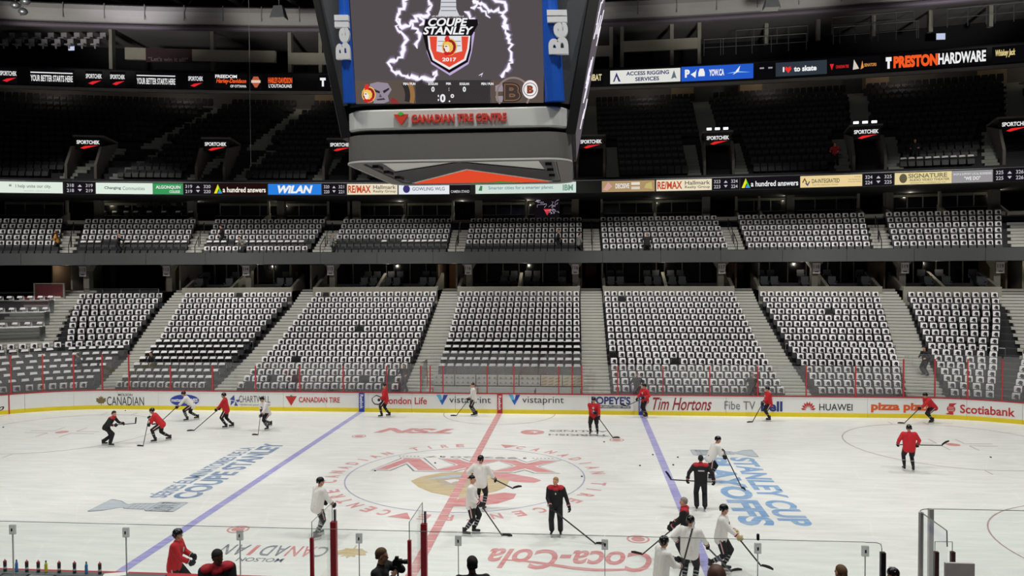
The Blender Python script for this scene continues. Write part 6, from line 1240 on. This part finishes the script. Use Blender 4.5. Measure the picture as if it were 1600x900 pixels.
for zz in (1.12, 1.28, 1.44): MB().tube([V(.01, 0, zz), V(.02, 0, zz+.05)], .2, 14).build('jersey_stripe', CB, r0_, True)
stand_person(184, 360, club, 0.4, 'person in black in the club seats, second block from left', 20, CB, 'blond', lh=(.45, .2, 1.3)); stand_person(347, 350, club, 2, 'person in dark maroon in the club seats, third block from left', 200, MAR)
stand_person(380, 372, club, 0.2, 'person in light grey bending in the club seats, third block', 240, GREYJ, lean=35); stand_person(518, 366, club, 0.4, 'person in grey beside the club stairs left of the scoreboard', 20, GREYJ, 'grey'); stand_person(871, 363, club, 0.8, 'person in black standing in the club seats below the scoreboard', 0, CB, 'blond')
stand_person(904, 372, club, 0.2, 'person in pale shirt at the middle club stairs', 30, GREYJ); stand_person(1011, 371, club, 0.1, 'person in black sorting shirts right of the middle club stairs', 90, CB, 'blond'); stand_person(1305, 246, upp, 1, 'person in red jacket low in the upper tier at right', 240, REDJ); stand_person(1430, 247, upp, 1, 'person in dark clothes at the upper tier front rows at far right', 240, CB, 'brown')
stand_person(1176, 596, low, .3, 'dark-clothed person behind the glass at the right blue line block', 250, CB); stand_person(996, 592, low, .2, 'dark-clothed person behind the glass at the right blue pad', 250, CB)
stand_person(124, 560, low, 3, 'person in dark blue seated area behind the glass at far left', 200, mat('jacket_navy', (34, 38, 56), .85)); stand_person(238, 562, low, 3, 'dark-clothed person behind the glass left of the blue oval', 240, CB); stand_person(632, 575, low, 1.3, 'dark-clothed person beside the wide stairs left of the penalty boxes', 250, CB); stand_person(1446, 552, low, 4.5, 'dark-clothed person on the right stairs by the glass', 200, CB)
# ================================================================ PENALTY BOXES (far side)
fl_ = MB().box((.3, 14.2, .12), (9.4, 2.3, .24)).build('floor', GREYC, kind='structure')
pbw = thing('penalty_box_wall', 'white printed wall at the back of the far penalty boxes', 'wall', (0, 15.25, .55)); MARK = K('soft_grey', (110, 112, 120)); x = -4.1
for k in range(5):
    w_ = 1.22 if k < 5 else 1.; o = MB().box((x+w_/2+.02, 0, .95), (w_-.03, .06, .6)).build('wall_panel', mat('panel_white', (206, 206, 200), .5), pbw); m = MB()
    for a in range(4):
        for b in range(2): m.box((x+.2+a*.3, -.035, .82+.28*b), (.07, .01, .05)); m.box((x+.2+a*.3, -.035, .77+.28*b), (.16, .01, .012))
    m.build('panel_print', MARK, o, kind='stuff'); x += w_+.03
for k in range(2):
    o = MB().box((x+.63, 0, .95), (1.2, .06, .6)).build('wall_panel', mat('panel_cream', (214, 208, 190), .5), pbw); m = MB()
    for a in range(3):
        for b in range(3): m.poly([V(x+.05+a*.38+b*.02, -.035, .68+.18*b), V(x+.33+a*.38+b*.02, -.035, .73+.18*b), V(x+.35+a*.38+b*.02, -.035, .8+.18*b), V(x+.07+a*.38+b*.02, -.035, .73+.18*b)])
    m.build('panel_print', mat('print_ochre', (190, 158, 70), .6), o, kind='stuff'); x += 1.25
MB().box((.2, 15.0, .9), (8.6, .06, .5)).build('penalty_bench', mat('panel_white', (206, 206, 200)), label='pale front of the bench in the far penalty boxes', category='bench')
for q, (x, lb) in enumerate(((-4.0, 'left end'), (-1.4, 'left of the red line'), (1.9, 'right of the red line'), (4.45, 'right end'))):
    MB().tube([V(0, 0, .2), V(0, 0, 1.15), V(0, 1.0, 1.15), V(0, 1.0, .2)], .025, 6).build('penalty_box_rail', BLACK if q > 1 else RED, label='rail between the far penalty boxes, '+lb, category='railing').location = (x, 13.6, 0)
for px, lb in ((657, 'left'), (909, 'right')): # glass returns
    x = at_y(px, 600, 13.2).x; t = thing('penalty_box_glass', 'clear glass return at the %s end of the far penalty boxes' % lb, 'glass', (x, 13.2, 0)); MB().poly([V(0, 0, 1.1), V(0, 2, 1.1), V(0, 2, 2.7), V(0, 0, 2.7)]).build('glass_pane', GLASS, t); MB().tube([V(0, 0, 2.7), V(0, 2., 2.7), V(0, 2., 1.1)], .012, 5).build('pane_edge', EDGE, t); MB().box((0, 2.0, 1.6), (.06, .06, 1.1)).build('red_post', POSTR, t)
xg0, xg1 = at_y(672, 560, 15.4).x, at_y(909, 560, 15.4).x; t = thing('penalty_box_back_glass', 'clear glass behind the far penalty boxes', 'glass', ((xg0+xg1)/2, 15.4, 0)); nn = 4
for k in range(nn): w_ = (xg1-xg0)/nn; xq = -(xg1-xg0)/2+w_*(k+.5); MB().poly([V(xq-w_/2+.01, 0, 1.4), V(xq+w_/2-.01, 0, 1.4), V(xq+w_/2-.01, 0, 3.1), V(xq-w_/2+.01, 0, 3.1)]).build('glass_pane', GLASS, t); MB().box((-(xg1-xg0)/2+w_*(k+.5), 0, 3.1), (w_-.02, .014, .01)).build('pane_edge', EDGE, t)
# ================================================================ LOGE COUNTERS AT FAR LEFT
LG = mat('loge_front', (46, 48, 52), .5)
for q, (px1, py) in enumerate(((80, 474), (73, 487), (66, 506))):
    i_ = (14, 12, 9.6)[q]; f_ = lambda x, i_=i_: low(i_, x)[0]-.3
    def rowp(x, i_=i_): return V(x, low(i_, x)[0]-.3, low(i_, x)[1]+.9)
    xe = solve(px1, rowp); t = thing('loge_counter', 'long loge counter with chrome edge at far left, %s' % ('top', 'middle', 'bottom')[q], 'counter', rowp(xe)); o = rowp(xe)
    X = [xe-1.2*k for k in range(9)]; mb = MB(); mb.tube([rowp(x)-o for x in X], .06, 6); mb.build('chrome_edge', CHROME, t); mb = MB(); mb.ribbon([rowp(x)-o-V(0, 0, .8) for x in X], [rowp(x)-o for x in X]); mb.build('front_panel', glass_mat('loge_smoked', (.35, .36, .37), 1.5, .04) if q == 0 else D.materials['loge_smoked'], t)
    MB().box((0, 0, -.4), (.06, .5, .85)).build('end_panel', STEEL, t)
    for k in range(9):
        x = xe-.6-.62*k; y, z = low(i_+.7, x); inst('shirt', me_sc, (x, y, z), 0, label='white shirt on a chair behind the %s loge counter, %s from its right end' % (('top', 'middle', 'bottom')[q], ORD[k]), category='shirt', group='shirts on the chairs behind the loge counters')
def rp(x): return V(x, low(15, x)[0]+.3, low(15, x)[1])
xe0, xe1 = solve(30, rp), solve(86, rp); t = thing('red_lounge_box', 'dark red panelled lounge box with pale frame at far left', 'lounge box', rp((xe0+xe1)/2)); W_ = xe1-xe0
MB().box((0, .0, .4), (W_, .1, .7)).build('front_panel', mat('maroon_panel', (92, 30, 36), .6), t); MB().box((0, 1.4, 1.1), (W_, .1, .9)).build('rear_panel', mat('maroon_panel', (92, 30, 36)), t)
for sx_ in (-1, 1): MB().box((sx_*W_/2, 1.3, .85), (.1, .1, 1.6)).build('pale_frame', PILL, t)
MB().box((0, 1.35, 1.63), (W_+.1, .1, .07)).build('pale_frame', PILL, t)
# glass rail platform in front of the leftmost pillars
xe0, xe1 = solve(124, rp), solve(256, rp); t = thing('platform_rail', 'glass-fronted platform with chrome rails above the leftmost shirt block', 'railing', rp((xe0+xe1)/2)); W_ = xe1-xe0
MB().box((0, -.1, .35), (W_, .12, .1)).build('lower_rail', CHROME, t); MB().box((0, -.1, 1.25), (W_, .05, .05)).build('upper_rail', CHROME, t); MB().box((0, -.1, .8), (W_, .015, .85)).build('glass_pane', GLASSN, t)
for k in range(5): MB().box((-W_/2+W_*k/4, -.08, .8), (.04, .04, .9)).build('post', STEEL, t)

# shirts on the dark chairs of the open suite behind the second club block
for r_, (py, xs_) in enumerate(((314, (168, 177, 197, 217, 228, 243, 262, 279, 290)), (331, (161, 179, 197, 212, 233, 256, 278, 298)))):
    for k, px in enumerate(xs_):
        p = at_y(px, py, 33.4-.0037*27*27-1.9*r_*.5); inst('shirt', me_sc, (p.x, p.y, p.z-.86), .05*(k % 3), label='white shirt on a dark chair in the open left suite, %s of the %s row' % (ORD[k], ('back', 'front')[r_]), category='shirt', group='shirts in the open suite')
        inst('stadium_seat', me_b, (p.x, p.y, p.z-.86), .0, label='dark chair under a white shirt in the open left suite, %s of the %s row' % (ORD[k], ('back', 'front')[r_]), category='chair', group='chairs in the open suite')
